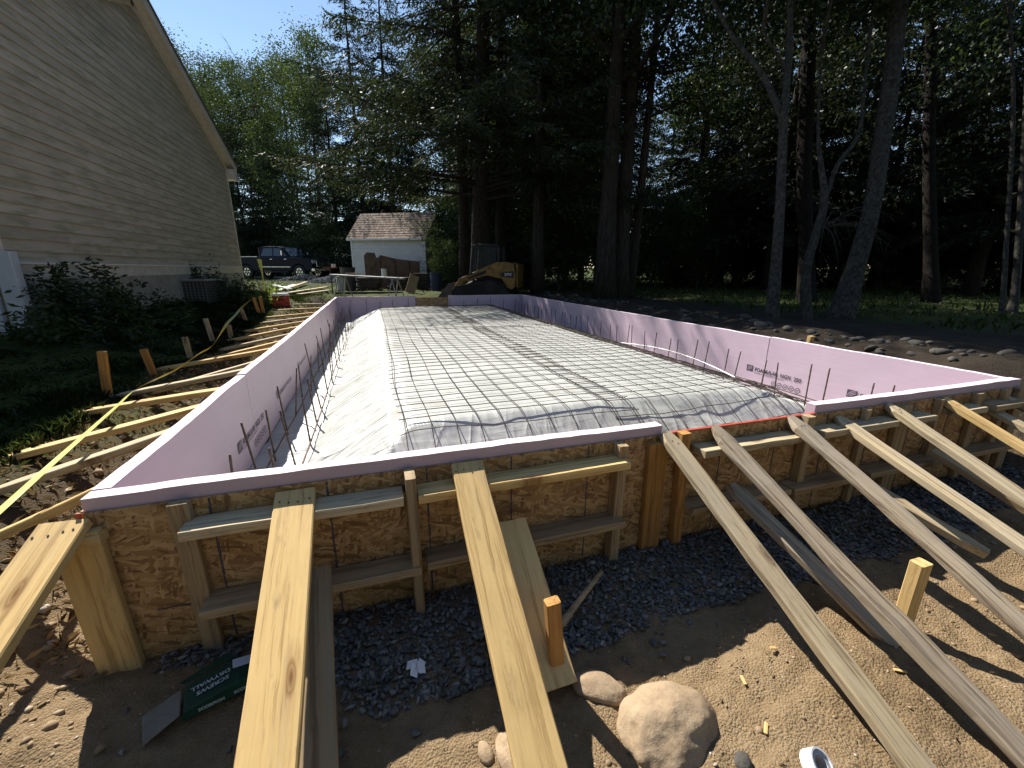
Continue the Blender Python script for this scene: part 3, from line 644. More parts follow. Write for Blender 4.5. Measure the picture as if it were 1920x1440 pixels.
def chip_np(seed):
    r_ = random.Random(seed); bm = bmesh.new()
    for _ in range(11):
        d = Vector((r_.gauss(0, 1), r_.gauss(0, .8), r_.gauss(0, .7))).normalized(); bm.verts.new((d.x*1.1, d.y*.85, d.z*.75))
    g_ = bmesh.ops.convex_hull(bm, input=bm.verts[:]); bmesh.ops.delete(bm, geom=[v for v in bm.verts if not v.link_faces], context='VERTS'); bmesh.ops.triangulate(bm, faces=bm.faces[:]); bm.verts.index_update()
    V = np.array([v.co[:] for v in bm.verts]); Fa = np.array([[v.index for v in f.verts] for f in bm.faces]); bm.free(); return V, Fa
CP = [chip_np(k) for k in range(16)]
def in_gravel(x, y):
    edge = -.46 + .10*float(vnoise(x*1.7, 4.4)) + .05*float(vnoise(x*6, 2.2))
    edge += .28*float(sstep(.9, .45, x)) + .05*float(sstep(3.0, 4.4, x))
    return y > edge and x > .16+.05*float(vnoise(y*7, 3))
pts, sz = [], []
while len(pts) < 9500:
    x, y = rnd.uniform(.1, 5.3), rnd.uniform(-.62, -.016)
    if rnd.random() > 1.3-.12*x: continue
    if in_gravel(x, y) or rnd.random() < .015:
        s_ = rnd.uniform(.007, .0175)*(1.25 if rnd.random() < .15 else 1); pts.append((x, y, H(x, y)+rnd.uniform(.002, .017))); sz.append(s_)
tag(scatter('gravel_bed', CP, np.array(pts), sz, M['gravel']), 'dark crushed stone spread along the foot of the front form', 'gravel', kind='stuff')
pts, sz = [], []
while len(pts) < 9000:
    x, y = rnd.uniform(-1.0, 5.5), rnd.uniform(-1.35, .0)
    if in_gravel(x, y): continue
    s_ = .0021*math.exp(rnd.gauss(0, .6)) ; s_ = min(s_*(1.6 if rnd.random() < .1 else 1), .018)
    if x < -.15 and rnd.random() < .6: s_ *= 2.4
    if float(vnoise(x*3, y*3)) < -.25 and s_ > .004: continue
    pts.append((x, y, H(x, y)+s_*.35)); sz.append(s_)
for _ in range(260):
    x, y = rnd.uniform(-.62, -.02), rnd.uniform(-.95, -.12); s_ = .011*math.exp(rnd.gauss(0, .5)); s_ = min(s_, .032); pts.append((x, y, H(x, y)+s_*.1)); sz.append(s_)
for _ in range(90):
    x, y = rnd.uniform(.7, 4.2), rnd.uniform(-1.3, -.5); s_ = .007*math.exp(rnd.gauss(0, .4)); pts.append((x, y, H(x, y)+s_*.1)); sz.append(s_)
tag(scatter('pebbles', GP, np.array(pts), sz, M['pebble']), 'loose pebbles and clods strewn over the sandy dirt', 'pebbles', kind='stuff')
pts, sz = [], []
for _ in range(2200):      # clods along the bank by the shaded wall and the back
    if rnd.random() < .55: x, y = rnd.uniform(-1.1, -.06), rnd.uniform(-.2, 10.4)
    else: x, y = rnd.uniform(0, 5.2), rnd.uniform(10.65, 12.6)
    s_ = .012*math.exp(rnd.gauss(0, .6)); s_ = min(s_, .05); pts.append((x, y, H(x, y)+s_*.2)); sz.append(s_)
tag(scatter('soil_clods', GP, np.array(pts), sz, M['pebble']), 'loose soil clods on the bank beside the form', 'soil', kind='stuff')
def big_rock(name, loc, size, rot, seed, mat, label, amp=.16, flat=.75, sub=4, cat='rock', group=None):
    V, Fa = rock_np(sub, seed, amp, flat); o = link(name, mesh_np(name, V*np.array(size), Fa, True), M[mat]); o.location = loc; o.rotation_euler = rot; return tag(o, label, cat, group)
big_rock('boulder', (1.725, -.80, -.015), (.175, .135, .135), (0, .08, .3), 3, 'boulder', 'large rounded tan boulder half sunk in the dirt', .2, sub=5)
big_rock('rock', (1.575, -.63, .012), (.085, .058, .05), (0, .1, -.5), 8, 'boulder', 'flat tan rock touching the boulder under the stake')
big_rock('rock', (1.235, -.74, .01), (.045, .075, .04), (.1, .0, .2), 14, 'boulder', 'long tan rock half hidden under the knotty brace')
big_rock('rock', (1.16, -.70, .008), (.022, .034, .022), (.1, .2, .2), 19, 'boulder', 'small upright stone left of the long tan rock')
big_rock('rock', (.47, -.78, .02), (.05, .04, .04), (0, .1, .4), 23, 'fieldstone', 'egg sized stone in shade beside the wide pine brace')
big_rock('rock', (-.24, -.44, .07), (.045, .035, .035), (0, .1, .4), 25, 'boulder', 'brown stone on the loose heap beside the corner brace')
big_rock('rock', (1.85, -.96, .03), (.03, .022, .02), (0, .1, .4), 27, 'fieldstone', 'small grey stone beside the boulder and the white roll')
# stones thrown up on the berm outside the tree side wall, and by the back
RK = []
for k in range(9):
    V, Fa = rock_np(2 if k > 2 else 3, 40+k, .2, .72); me = mesh_np('fieldstone', V, Fa, True); me.materials.append(M['fieldstone']); RK.append(me)
n = 0
while n < 300:
    y = rnd.uniform(.5, 12) if rnd.random() < .75 else rnd.uniform(.4, 5); x = rnd.gauss(6.35, .42)
    if x < 5.55 or x > 7.9: continue
    s_ = min(.034*math.exp(rnd.gauss(0, .5)), .10); o = link('fieldstone', RK[n % 9]); o.location = (x, y, H(x, y)+s_*.1); o.scale = (s_*1.1, s_*rnd.uniform(.7, 1), s_*rnd.uniform(.7, 1))
    o.rotation_euler = (rnd.uniform(-.4, .4), rnd.uniform(-.4, .4), rnd.uniform(0, 6)); n += 1
    tag(o, 'rounded grey fieldstone lying on the dirt berm between foam wall and trees', 'stone', 'fieldstones on the berm')

# ------------------------------------------------------------------ litter in front
GRN = simple('green_printed_card', (.007, .05, .03), .45, .2, 20, .05); CARD = simple('bare_cardboard', (.20, .17, .13), .8, .15, 20, .1); WHT = simple('white_print', (.62, .64, .66), .5, .08, 20, 0)
bx = empty('carton', (.33, -.25, H(.33, -.25)), 'crushed dark green screw carton with white print lying in shade', 'carton')
Mb = Matrix.Translation((.36, -.25, H(.36, -.25)+.012)) @ Matrix.Rotation(math.radians(18), 4, 'Z') @ Matrix.Rotation(math.radians(-6), 4, 'X')
MB().prism([(-.10, 0), (.12, 0), (.125, .035), (.06, .05), (-.09, .03)], -.06, .06, 'y', Mb).build('carton_body', GRN, bx, bevel=.002)
m_ = MB(); m_.add([Mb @ Vector(p) for p in ((-.10, -.062, .028), (-.10, .05, .03), (-.20, .03, .012), (-.19, -.08, .0))], [(0, 1, 2, 3)]); m_.build('end_flap', CARD, bx)
m_ = MB(); m_.add([Mb @ Vector(p) for p in ((-.09, .062, .032), (.06, .064, .052), (.03, .115, .045), (-.11, .10, .02))], [(0, 1, 2, 3)]); m_.build('top_flap', GRN, bx)
m_ = MB(); m_.add([Mb @ Vector(p) for p in ((.045, .01, .0515), (.10, .005, .0455), (.10, .05, .0455), (.045, .055, .0515))], [(0, 1, 2, 3)]); m_.build('white_sticker', WHT, bx)
def plane_text(txt, size, loc, rz, parent, mat, base, tilt=0.0):
    o = link('printed_lettering', text_mesh(txt, size, .0004), mat, parent, base @ Matrix.Translation(loc) @ Matrix.Rotation(rz, 4, 'Z') @ Matrix.Rotation(tilt, 4, 'X')); return o
sl_ = Matrix.Rotation(-math.atan2(.02, .15), 4, 'Y')
plane_text('SCREWS', .024, (.04, -.012, .0485), math.pi, bx, WHT, Mb @ sl_); plane_text('DRYWALL', .024, (.045, .018, .0485), math.pi, bx, WHT, Mb @ sl_)
plane_text('SCORPION', .014, (-.055, -.0615, .010), 0, bx, WHT, Mb, math.pi/2); plane_text('SCORPION', .014, (.04, -.0615, .012), 0, bx, WHT, Mb, math.pi/2)
rt = empty('tape_roll', (2.075, -1.04, H(2.075, -1.04)), 'white plastic ring like a tape roll lying on the sunlit dirt', 'roll')
RC = onz(1530, 1446, .03); Mr = Matrix.Translation((RC.x, RC.y, H(RC.x, RC.y)+.022)) @ Matrix.Rotation(.5, 4, 'Z') @ Matrix.Rotation(.62, 4, 'X')
def ring(r0, r1, h, M_, n=28):
    q = MB(); P = []
    for (r, z) in ((r1, -h), (r1, h), (r0, h), (r0, -h)): P += [M_ @ Vector((r*math.cos(2*math.pi*i/n), r*math.sin(2*math.pi*i/n), z)) for i in range(n)]
    q.add(P, [(k*n+i, k*n+(i+1) % n, ((k+1) % 4)*n+(i+1) % n, ((k+1) % 4)*n+i) for k in range(4) for i in range(n)]); return q
WP = simple('white_plastic', (.80, .80, .80), .35, .03, 10, 0)
ring(.034, .039, .019, Mr).build('outer_ring', WP, rt, smooth=False); ring(.022, .0335, .015, Mr).build('inner_core', simple('grey_core', (.35, .36, .38), .5, .2, 20, .1), rt)
m_ = MB(); m_.tube([onz(1128, 1072, .05), onz(1100, 1108, .045), onz(1068, 1150, .04)], [.011, .012, .013], 8); m_.tube([onz(1068, 1150, .04), onz(1044, 1184, .03)], [.017, .015], 8)
tag(m_.build('stick', M['frame'], smooth=True), 'short round wooden stick lying across the dark gravel', 'stick')
m_ = MB(); c = onz(782, 1252, .03)
for k in range(5):
    a = rnd.uniform(0, 6); p = c+Vector((rnd.uniform(-.02, .02), rnd.uniform(-.015, .015), rnd.uniform(0, .012))); u = Vector((math.cos(a), math.sin(a), .4))*.018; v_ = Vector((-math.sin(a), math.cos(a), .5))*.012
    m_.add([p-u-v_, p+u-v_, p+u+v_, p-u+v_], [(0, 1, 2, 3)])
tag(m_.build('paper_scrap', WP), 'small crumpled white paper scrap lying on the dark gravel', 'litter')
for (x, y, l) in ((2.05, -.78, .03), (2.45, -.86, .05), (1.98, -.92, .035), (2.7, -1.0, .045), (2.25, -.72, .025), (3.02, -.72, .05), (2.62, -.92, .04)):
    a = rnd.uniform(0, 3); z = H(x, y)+.012
    o = board('wood_chip', (x, y, z), (x+l*math.cos(a), y+l*math.sin(a), z+.004), .010, .004, M['pine'], None); tag(o, 'small splinter of pale wood lying on the sunlit dirt', 'wood chip', 'wood splinters on the dirt')

# ------------------------------------------------------------------ planks and stakes on the house side
lab = 'short pale brace plank from the shaded foam wall out to the grass'
specs = [((232, 880), (-30, 1008), .60, .30, 'pine'), ((338, 776), (-20, 930), .60, .33, 'pine2'), ((392, 742), (14, 868), .60, .33, 'pine'), ((428, 712), (128, 781), .60, .36, 'pine'), ((472, 674), (208, 744), .60, .36, 'pine2')]
for i, (a, b, za, zb, mt) in enumerate(specs):
    P0 = onx(a[0], a[1], -.03); P0.z = min(P0.z, .60); P1 = onz(b[0], b[1], zb); P1.z = max(P1.z, H(P1.x, P1.y)+.02)
    tag(board('brace_plank', P0, P1, .098, PT, M[mt], None, rough=.004, taper=(0, .6), clip=.08), ['long pine brace plank starting beside the corner brace, under the yellow tape', 'greyish brace plank with a pointed end, second from the open corner', 'pine brace plank reaching the grass, third from the open corner',
        'pine brace plank with a sharpened end below two amber stakes', 'half shaded brace plank running to the foot of the tallest amber stake'][i], 'plank', 'braces beside the shaded foam wall')
ys_ = [2.75, 3.35, 3.9, 4.5, 5.2, 5.9, 6.6, 7.3, 8.3, 9.5]
for i, y in enumerate(ys_):
    x1 = -1.0 - rnd.uniform(-.08, .2); ya = y + rnd.uniform(-.15, .1); P0 = Vector((-.04, y, .58)); P1 = Vector((x1, ya, H(x1, ya)+.03))
    tag(board('brace_plank', P0, P1, .085, PT, M['pine' if i % 3 else 'pine2'], None, rough=.003, taper=(0, .5 if i % 2 else 0), clip=.06), lab, 'plank', 'braces beside the shaded foam wall')
sl = [((200, 745), (188, 660), 'amber', 'tallest amber stake in the grass at the head of the yellow tape'), ((288, 706), (267, 656), 'amber', 'leaning amber stake, second along the yellow tape'), ((356, 674), (345, 633), 'pine2', 'pale stake, third along the yellow tape'),
      ((399, 644), (384, 598), 'pine2', 'leaning grey stake in front of the air conditioner'), ((433, 636), (428, 610), 'frame', 'thin stake where the yellow tape dips'), ((462, 606), (452, 580), 'frame', 'thin stake below the twisted part of the tape'), ((486, 590), (475, 558), 'amber', 'brown stake leaning beside its twin at the tape end'), ((494, 588), (487, 556), 'amber', 'brown stake behind its leaning twin at the tape end')]
tops = []
for (b, t, mt, la) in sl:
    B = gnd(*b)
    T = ony(t[0], t[1], B.y-.02); tops.append(T); stake(B, T, .055, mt, la, 'stakes beside the shaded foam wall', h0=.1)
stake((5.33, 1.62, .4), (5.33, 1.60, .715), .06, 'pine', 'single pale stake sticking up behind the tree side foam wall')
tape = NT('yellow_tape'); tape.setp(Base_Color=(.50, .49, .12, 1), Roughness=.4); tape.p.inputs['Transmission Weight'].default_value = 0.0
tp = [onz(-60, 1010, .52), onz(0, 957, .54), onz(110, 858, .555), onz(215, 765, .56), onz(258, 728, .545), onz(330, 693, .53), onz(372, 664, .56)]
tw = [0, .05, .1, .3, .6, 1.0, .9]
for (px, py, z, t_) in ((398, 648, .60, .8), (418, 618, .66, 1.7), (428, 604, .68, 2.6), (442, 590, .69, 3.0), (456, 574, .70, 1.6), (478, 556, .72, .9)): tp.append(onz(px, py, z)); tw.append(t_)
def ribbon(P, tw, w, name, mat, sub=6):
    m_ = MB(); Q = []; n = len(P)
    for i in range(n-1):
        for k in range(sub):
            f = k/sub; p0 = P[max(i-1, 0)]; p1 = P[i]; p2 = P[i+1]; p3 = P[min(i+2, n-1)]
            pt = .5*((2*p1)+(p2-p0)*f+(2*p0-5*p1+4*p2-p3)*f*f+(3*p1-p0-3*p2+p3)*f**3); Q.append((pt, tw[i]*(1-f)+tw[i+1]*f))
    Q.append((P[-1], tw[-1])); V = []
    for i, (p_, a) in enumerate(Q):
        d = (Q[min(i+1, len(Q)-1)][0]-Q[max(i-1, 0)][0]).normalized(); s_ = d.cross(Vector((0, 0, 1))).normalized(); u = s_.cross(d)
        e = s_*math.cos(a)+u*math.sin(a); V += [p_-e*w/2, p_+u*.002*math.sin(i), p_+e*w/2]
    m_.add(V, [(i*3+k, i*3+k+1, i*3+k+4, i*3+k+3) for i in range(len(Q)-1) for k in (0, 1)]); return m_.build(name, mat, smooth=True)
tag(ribbon(tp, tw, .031, 'barrier_tape', tape.m), 'yellow barrier tape strung along the stakes beside the form', 'tape')

# ------------------------------------------------------------------ house
XH = -3.0; yn, yf, yr = 4.85, 14.35, 9.75; ze, zr, zs = 4.38, 6.28, 1.43
SID = NT('tan_vinyl_siding'); v_, r_ = SID.rand_vec(20); nn = SID.noise(SID.mapping(v_, (1, .5, 2.5)), 1.2, 6, .65); n2 = SID.noise(SID.mapping(v_, (4, .8, 4)), 3, 4, .6)
SID.col(SID.mix(SID.ramp(n2, [(.46, (0, 0, 0)), (.66, (.75, .75, .75))]), SID.ramp(nn, [(.32, (.37, .32, .25)), (.62, (.52, .46, .365))]), (.25, .24, .155))); SID.setp(Roughness=.55); SID.bump(SID.noise(SID.mapping(v_, (3, 3, 90)), 2, 2), .06, .002)
TRM = simple('cream_trim', (.62, .57, .49), .55, .12, 8, .05); SKT = simple('grooved_skirting', (.36, .33, .28), .6, .2, 5, .05); RFM = simple('roof_edge', (.10, .10, .105), .9, .3, 20, .4)
hs = empty('house', (XH, yr, .6), 'tan sided gable house with cream rake trim and grooved skirting', 'house')
def rake_y(z): 
    if z <= ze: return yn, yf
    f = (z-ze)/(zr-ze); return yn+(yr-yn)*f, yf-(yf-yr)*f
z = zs; ch = .137
while z < zr-.05:
    z1 = z+ch; a0, b0 = rake_y(z); a1, b1 = rake_y(min(z1, zr-.002))
    if z1 < zr:
        joints = [0.0]+sorted(rnd.random() for _ in range(2 if b0-a0 > 3 else 1))+[1.0]
        for j0, j1 in zip(joints[:-1], joints[1:]):
            e = rnd.uniform(-.002, .004); sg = rnd.uniform(-.003, .003); ya0, yb0 = a0+(b0-a0)*j0, a0+(b0-a0)*j1+(.012 if j1 < 1 else 0); ya1, yb1 = a1+(b1-a1)*j0, a1+(b1-a1)*j1+(.012 if j1 < 1 else 0)
            m_ = MB(); m_.add([(XH+.022+e, ya0, z+sg), (XH+.022+e, yb0, z-sg), (XH+.004+e, yb1, z1), (XH+.004+e, ya1, z1), (XH-.02, ya0, z+sg), (XH-.02, yb0, z-sg)], [(0, 1, 2, 3), (4, 5, 1, 0)]); m_.build('siding_board', SID.m, hs)
    z = z1
MB().prism([(yn+.02, .55), (yf-.02, .55), (yf-.02, ze-.03), (yr, zr-.06), (yn+.02, ze-.03)], XH-.02, XH-7.5, 'x').build('wall_body', SID.m, hs)
m_ = MB(); y = yn+.05
while y < yf-.06:
    m_.box((XH-.01, y, .45), (XH+.012, y+.075, 1.24)); y += .09
m_.build('skirting', SKT, hs); MB().box((XH-.015, yn, 1.24), (XH+.02, yf, zs-.012)).build('skirt_band', TRM, hs); MB().box((XH-.01, yn, zs-.012), (XH+.05, yf, zs+.006)).build('starter_strip', WP, hs)
MB().box((XH-.04, yn-.05, .5), (XH+.028, yn+.07, ze)).build('corner_trim', TRM, hs, bevel=.004); MB().box((XH-.04, yf-.07, .9), (XH+.028, yf+.04, ze)).build('corner_trim', TRM, hs, bevel=.004)
WB = simple('white_downspout', (.55, .58, .62), .5, .06, 8, .05)
MB().box((XH-.16, yn-.12, .62), (XH-.05, yn-.052, 4.2)).build('downspout', WB, hs, bevel=.006)
MB().box((XH+.0, yn-.10, .5), (XH+.16, yn+.02, 1.55)).build('white_panel', WB, hs, bevel=.006)
ov = .22
for (ya, za, yb, zb) in ((yf+.35, ze-.10, yr, zr+.06), (yn-1.9, ze-.10-1.55*(zr-ze+.16)/(yr-yn+.35), yr, zr+.06)):  # near slope drawn out beyond view so the house shadow reaches farther
    d = Vector((0, yb-ya, zb-za)).normalized(); nrm = Vector((0, -d.z, d.y)) if d.y < 0 else Vector((0, -d.z, d.y)); nrm = nrm if nrm.z > 0 else -nrm
    P0 = Vector((0, ya, za)); P1 = Vector((0, yb, zb))
    def slab(name, x0, x1, t0, t1, mat):
        q = MB(); q.add([Vector((x, 0, 0))+P+nrm*t for x in (x0, x1) for P in (P0, P1) for t in (t0, t1)], [(0, 1, 3, 2), (4, 6, 7, 5), (0, 4, 5, 1), (2, 3, 7, 6), (0, 2, 6, 4), (1, 5, 7, 3)]); return q.build(name, mat, hs)
    slab('rake_board', XH+ov-.03, XH+ov, -.06, .13, TRM); slab('soffit', XH+.0, XH+ov-.031, -.012, .0, TRM); slab('frieze_board', XH+.017, XH+.04, -.16, -.013, TRM); slab('roof', XH-7.8, XH+ov+.03, .131, .16, RFM)
m_ = MB(); m_.box((XH-.1, yf+.02, ze-.38), (XH+ov-.002, yf+.36, ze-.09)); m_.build('eave_return', TRM, hs, bevel=.005)
tag(hs); 
# air conditioner
ac = empty('air_conditioner', (-2.15, 7.9, .55), 'grey outdoor air conditioner with dark wire grille beside the house', 'air conditioner')
acm = simple('grey_enamel', (.30, .28, .25), .5, .12, 10, .03); blk = simple('black_grille', (.025, .025, .028), .6, .3, 30, .1)
A = onz(343, 575, .56); B = onz(424, 583, .56); ax = (B-A); wA = .78
Ma = Matrix.Translation((A.x+.32, A.y+.25, .54)) @ Matrix.Rotation(math.radians(-14), 4, 'Z')
MB().box((-.36, -.36, 0), (.36, .36, .56), Ma).build('cabinet', blk, ac, bevel=.01); MB().box((-.385, -.385, .56), (.385, .385, .60), Ma).build('top_cover', acm, ac, bevel=.012); MB().box((-.37, -.37, -.04), (.37, .37, .03), Ma).build('base_pan', acm, ac, bevel=.005)
MB().box((-.38, -.375, .03), (-.16, -.362, .56), Ma).build('service_panel', acm, ac, bevel=.003); MB().box((-.33, -.378, .16), (-.21, -.3755, .22), Ma).build('rating_label', WP, ac)
for k in range(15):
    zz = .05+.034*k; MB().box((-.15, -.373, zz), (.365, -.362, zz+.006), Ma).build('grille_wire', acm, ac); MB().box((.362, -.365, zz), (.373, .365, zz+.006), Ma).build('grille_wire', acm, ac)
for k in range(7): MB().box((-.15+.08*k, -.378, .03), (-.143+.08*k, -.3735, .56), Ma).build('grille_wire', acm, ac)
tag(big_rock('rock', Ma @ Vector((-.02, -.05, .615)), (.17, .06, .025), (0, 0, .2), 77, 'fieldstone', 'flat dark debris lying on top of the air conditioner', cat='debris'))
# ------------------------------------------------------------------ vegetation
def nrmz(a): return a/np.maximum(np.linalg.norm(a, axis=-1, keepdims=True), 1e-9)
def cards(C, D, Ln, Wd, hor=.5):
    """diamond leaf faces: base points C, directions D"""
    N = len(C); D = nrmz(D); r_ = nr.normal(size=(N, 3)); r_[:, 2] *= hor
    S = nrmz(np.cross(D, r_)); S = nrmz(np.cross(D, np.cross(S, D)+1e-6)); S = nrmz(r_ - D*np.sum(r_*D, 1, keepdims=True))
    Ln = np.asarray(Ln).reshape(-1, 1); Wd = np.asarray(Wd).reshape(-1, 1)
    V = np.stack([C, C+D*Ln*.45+S*Wd*.5, C+D*Ln, C+D*Ln*.45-S*Wd*.5], 1).reshape(-1, 3)
    return V, np.arange(4*N).reshape(-1, 4)
def at(px, t, y=505):
    d = ray(px, y); p = CAM + d*t; return Vector((p.x, p.y, H(p.x, p.y)))
def topz(px, py, t): return (CAM + ray(px, py)*t).z
def trunk_path(h, lean=(0, 0), bend=.15, n=12, seed=0):
    r_ = random.Random(seed); ph = r_.uniform(0, 6); out = []
    for i in range(n+1):
        f = i/n; out.append(Vector((lean[0]*f*h + bend*math.sin(ph+f*3.1)*f, lean[1]*f*h + bend*math.cos(ph+f*2.6)*f, h*f)))
    return out
def flare(path, r0, r1): n = len(path)-1; return [r0*(1+.45*math.exp(-14*i/n)) + (r1-r0)*(i/n) for i in range(n+1)]
def conifer(seed, h=20, R=4.2, zb=3.0, nb=120, r0=.3, droop=.35, lean=(0, 0), bend=.15, dens=1.0, nl=.22, bare=.3):
    r_ = random.Random(seed); path = trunk_path(h, lean, bend, 14, seed); tm = MB(); tm.tube(path, flare(path, r0, .03), 9)
    def on(zv): f = min(max(zv/h, 0), 1)*14; i = min(int(f), 13); return path[i].lerp(path[i+1], f-i)
    C, D, Ln, Wd = [], [], [], []
    for i in range(nb):
        u = (i+r_.random())/nb; zv = zb+(h*.985-zb)*u**1.1; az = r_.uniform(0, 6.283)
        Lb = max(.5, R*(1-((zv-zb)/(h-zb)))**.7*r_.uniform(.65, 1.12)+.25); base = on(zv); dr = droop*r_.uniform(.6, 1.4); up = r_.uniform(.0, .25)
        dx, dy = math.cos(az), math.sin(az); n = max(5, int(Lb/.3)); pts = []
        for k in range(n+1):
            s = k/n; wv = .06*Lb*math.sin(s*4+i); pts.append(base+Vector((dx*s*Lb-dy*wv*s, dy*s*Lb+dx*wv*s, Lb*(up*s-dr*s*s+.12*s**4))))
        tm.tube(pts, [max(.006, .012*Lb*(1-.85*k/n)) for k in range(n+1)], 4, False)
        ns = int(Lb/.10*dens)
        for k in range(ns):
            s = bare + (1-bare)*(k+r_.random())/ns; f = s*n; a = min(int(f), n-1); p_ = pts[a].lerp(pts[a+1], f-a); t = (pts[a+1]-pts[a]).normalized()
            side = Vector((-t.y, t.x, 0)).normalized()
            for sg in (-1, 1):
                tl = Lb*.34*(1.1-s)*r_.uniform(.5, 1.1)+.14; d = (side*sg*.85+t*.55+Vector((0, 0, r_.uniform(-.35, .05)))).normalized(); m = max(2, int(tl/.11))
                for q in range(m):
                    g = (q+r_.random())/m; c = p_+d*tl*g+Vector((0, 0, -.25*tl*g*g)); e = d*.8+Vector((r_.uniform(-.7, .7), r_.uniform(-.7, .7), r_.uniform(-.75, .25)))
                    C.append(c); D.append(e); Ln.append(r_.uniform(.6, 1.3)*nl); Wd.append(r_.uniform(.13, .24)*nl)
    V, Fa = cards(np.array([c[:] for c in C]), np.array([d[:] for d in D]), Ln, Wd)
    return tm.mesh('trunk', smooth=True), mesh_np('crown', V, Fa)
def broadleaf(seed, h=14, R=3.5, zb=4.0, r0=.16, ncl=230, nlf=95, ls=.12, lean=(0, 0), bend=.3, sig=.42, limbs=14):
    r_ = random.Random(seed); path = trunk_path(h*.92, lean, bend, 12, seed); tm = MB(); tm.tube(path, flare(path, r0, .025), 8); tips = []
    for i in range(limbs):
        f = (zb/h)+(1-zb/h)*(i+r_.random()*.6)/limbs*.95; k = min(f*12/.92*.92, 11.9); a = int(k); b = path[a].lerp(path[a+1], k-a); az = i*2.4+r_.uniform(-.5, .5)
        zz = (b.z-zb)/(h-zb); Lb = R*(1.05-.65*abs(zz-.35)**1.2)*r_.uniform(.7, 1.1); pts = [b]; d = Vector((math.cos(az), math.sin(az), r_.uniform(.25, .8))).normalized()
        for s in range(6): d = (d+Vector((r_.gauss(0, .14), r_.gauss(0, .14), r_.gauss(.04, .12)))).normalized(); pts.append(pts[-1]+d*Lb/6)
        tm.tube(pts, [max(.008, r0*.42*(1-f*.5)*(1-s/6.5)) for s in range(7)], 5, False)
        for s in range(2, 7):
            for _ in range(3):
                e = (d+Vector((r_.gauss(0, .8), r_.gauss(0, .8), r_.gauss(.1, .6)))).normalized(); ll_ = r_.uniform(.3, 1.0)*Lb*.35; q = pts[s]+e*ll_; tips.append(q)
                tm.tube([pts[s], pts[s].lerp(q, .5)+Vector((0, 0, .05)), q], [.012, .008, .004], 3, False)
    tips += [path[-1]]*4
    C = []; 
    for i in range(ncl):
        t = tips[i % len(tips)]; c = np.array(t[:])+nr.normal(size=3)*sig*.6; n = int(nlf*nr.uniform(.5, 1.4)); q = nr.normal(size=(n, 3))*np.array([sig, sig, sig*.6])*nr.uniform(.7, 1.3)+c; C.append(q)
    C = np.concatenate(C); D = nr.normal(size=C.shape); D[:, 2] = D[:, 2]*.5-.35; Ln = nr.uniform(.7, 1.3, len(C))*ls; V, Fa = cards(C, D, Ln, Ln*.62, 2.0)
    return tm.mesh('trunk', smooth=True), mesh_np('crown', V, Fa)
def tree_root(name, loc, label, cat='tree', group=None):
    o = bpy.data.objects.new(name, None); COL.objects.link(o); o.location = loc; o.empty_display_size = .3; return tag(o, label, cat, group)
def plant_tree(name, meshes, loc, label, rz=0, sc=1.0, bark='bark', leafm='needle', group='trees around the site', sz=None):
    tm, cm = meshes
    if not tm.materials: tm.materials.append(M[bark]); cm.materials.append(M[leafm])
    r = tree_root(name, Vector(loc)-Vector((0, 0, .12)), label, 'tree', group); r.rotation_euler = (0, 0, rz); r.scale = (sc, sc, sz or sc)
    for nme, me in (('trunk', tm), ('crown', cm)): o = bpy.data.objects.new(nme, me); COL.objects.link(o); o.parent = r
    return r
# --- kinds that are repeated
CON = [conifer(101, 20, 3.8, 1.3, 150, .20, nl=.30, bare=.2), conifer(102, 21, 3.5, 2.5, 140, .18, .42, nl=.30, bare=.2), conifer(103, 18, 4.2, .9, 150, .20, .3, nl=.30, bare=.2)]
DEC = [broadleaf(201, 16, 3.6, 3.0, .15), broadleaf(202, 15, 3.9, 2.0, .14, limbs=16), broadleaf(203, 17, 2.8, 5.0, .11, 190, 80)]
BSH = [broadleaf(211, 5, 2.0, .5, .06, 150, 85, .10, sig=.34, limbs=12), broadleaf(212, 4, 2.1, .3, .05, 150, 85, .10, sig=.34, limbs=12)]
# --- singled-out trees
T = at(900, 15.8)
plant_tree('spruce_tree', conifer(11, 23, 6.0, 3.4, 190, .34, .30, lean=(-.03, .01), bend=.35, dens=1.25, bare=.32, nl=.22), T, 'huge dark spruce with long bare inner limbs standing behind the yellow loader', 1.9)
plant_tree('spruce_tree', conifer(12, 21, 2.6, 6.0, 90, .22, .4, lean=(-.01, 0)), at(872, 17.2), 'slim dark trunk just left of the huge spruce behind the loader', .4)
plant_tree('spruce_tree', conifer(13, 22, 3.4, 5.5, 110, .26, .36), at(940, 18.0), 'straight dark spruce just right of the huge spruce behind the loader', 2.4)
plant_tree('spruce_tree', conifer(14, 21, 3.6, 4.0, 120, .19, .36, lean=(.008, 0), bend=.2), at(1008, 14.0), 'straight grey trunked spruce standing past the rear of the loader', 1.0)
plant_tree('oak_tree', broadleaf(15, 17, 4.4, 6.0, .27, 300, 80, .11, lean=(-.01, 0), bend=.12, limbs=18), at(1136, 12.4), 'thick furrowed trunk, nearer the loader of a close pair', .3, leafm='leafd')
plant_tree('oak_tree', broadleaf(16, 17, 4.0, 6.0, .24, 260, 80, .11, lean=(.012, 0), bend=.12, limbs=18), at(1164, 12.7), 'thick furrowed trunk, farther from the loader of a close pair', 2.3, leafm='leafd')
plant_tree('oak_tree', broadleaf(17, 16, 3.6, 5.5, .14, 240, 80, .11, lean=(.035, -.01), bend=.2), at(1183, 13.2), 'slender trunk leaning away beside the thick furrowed pair', 0, leafm='leafd')
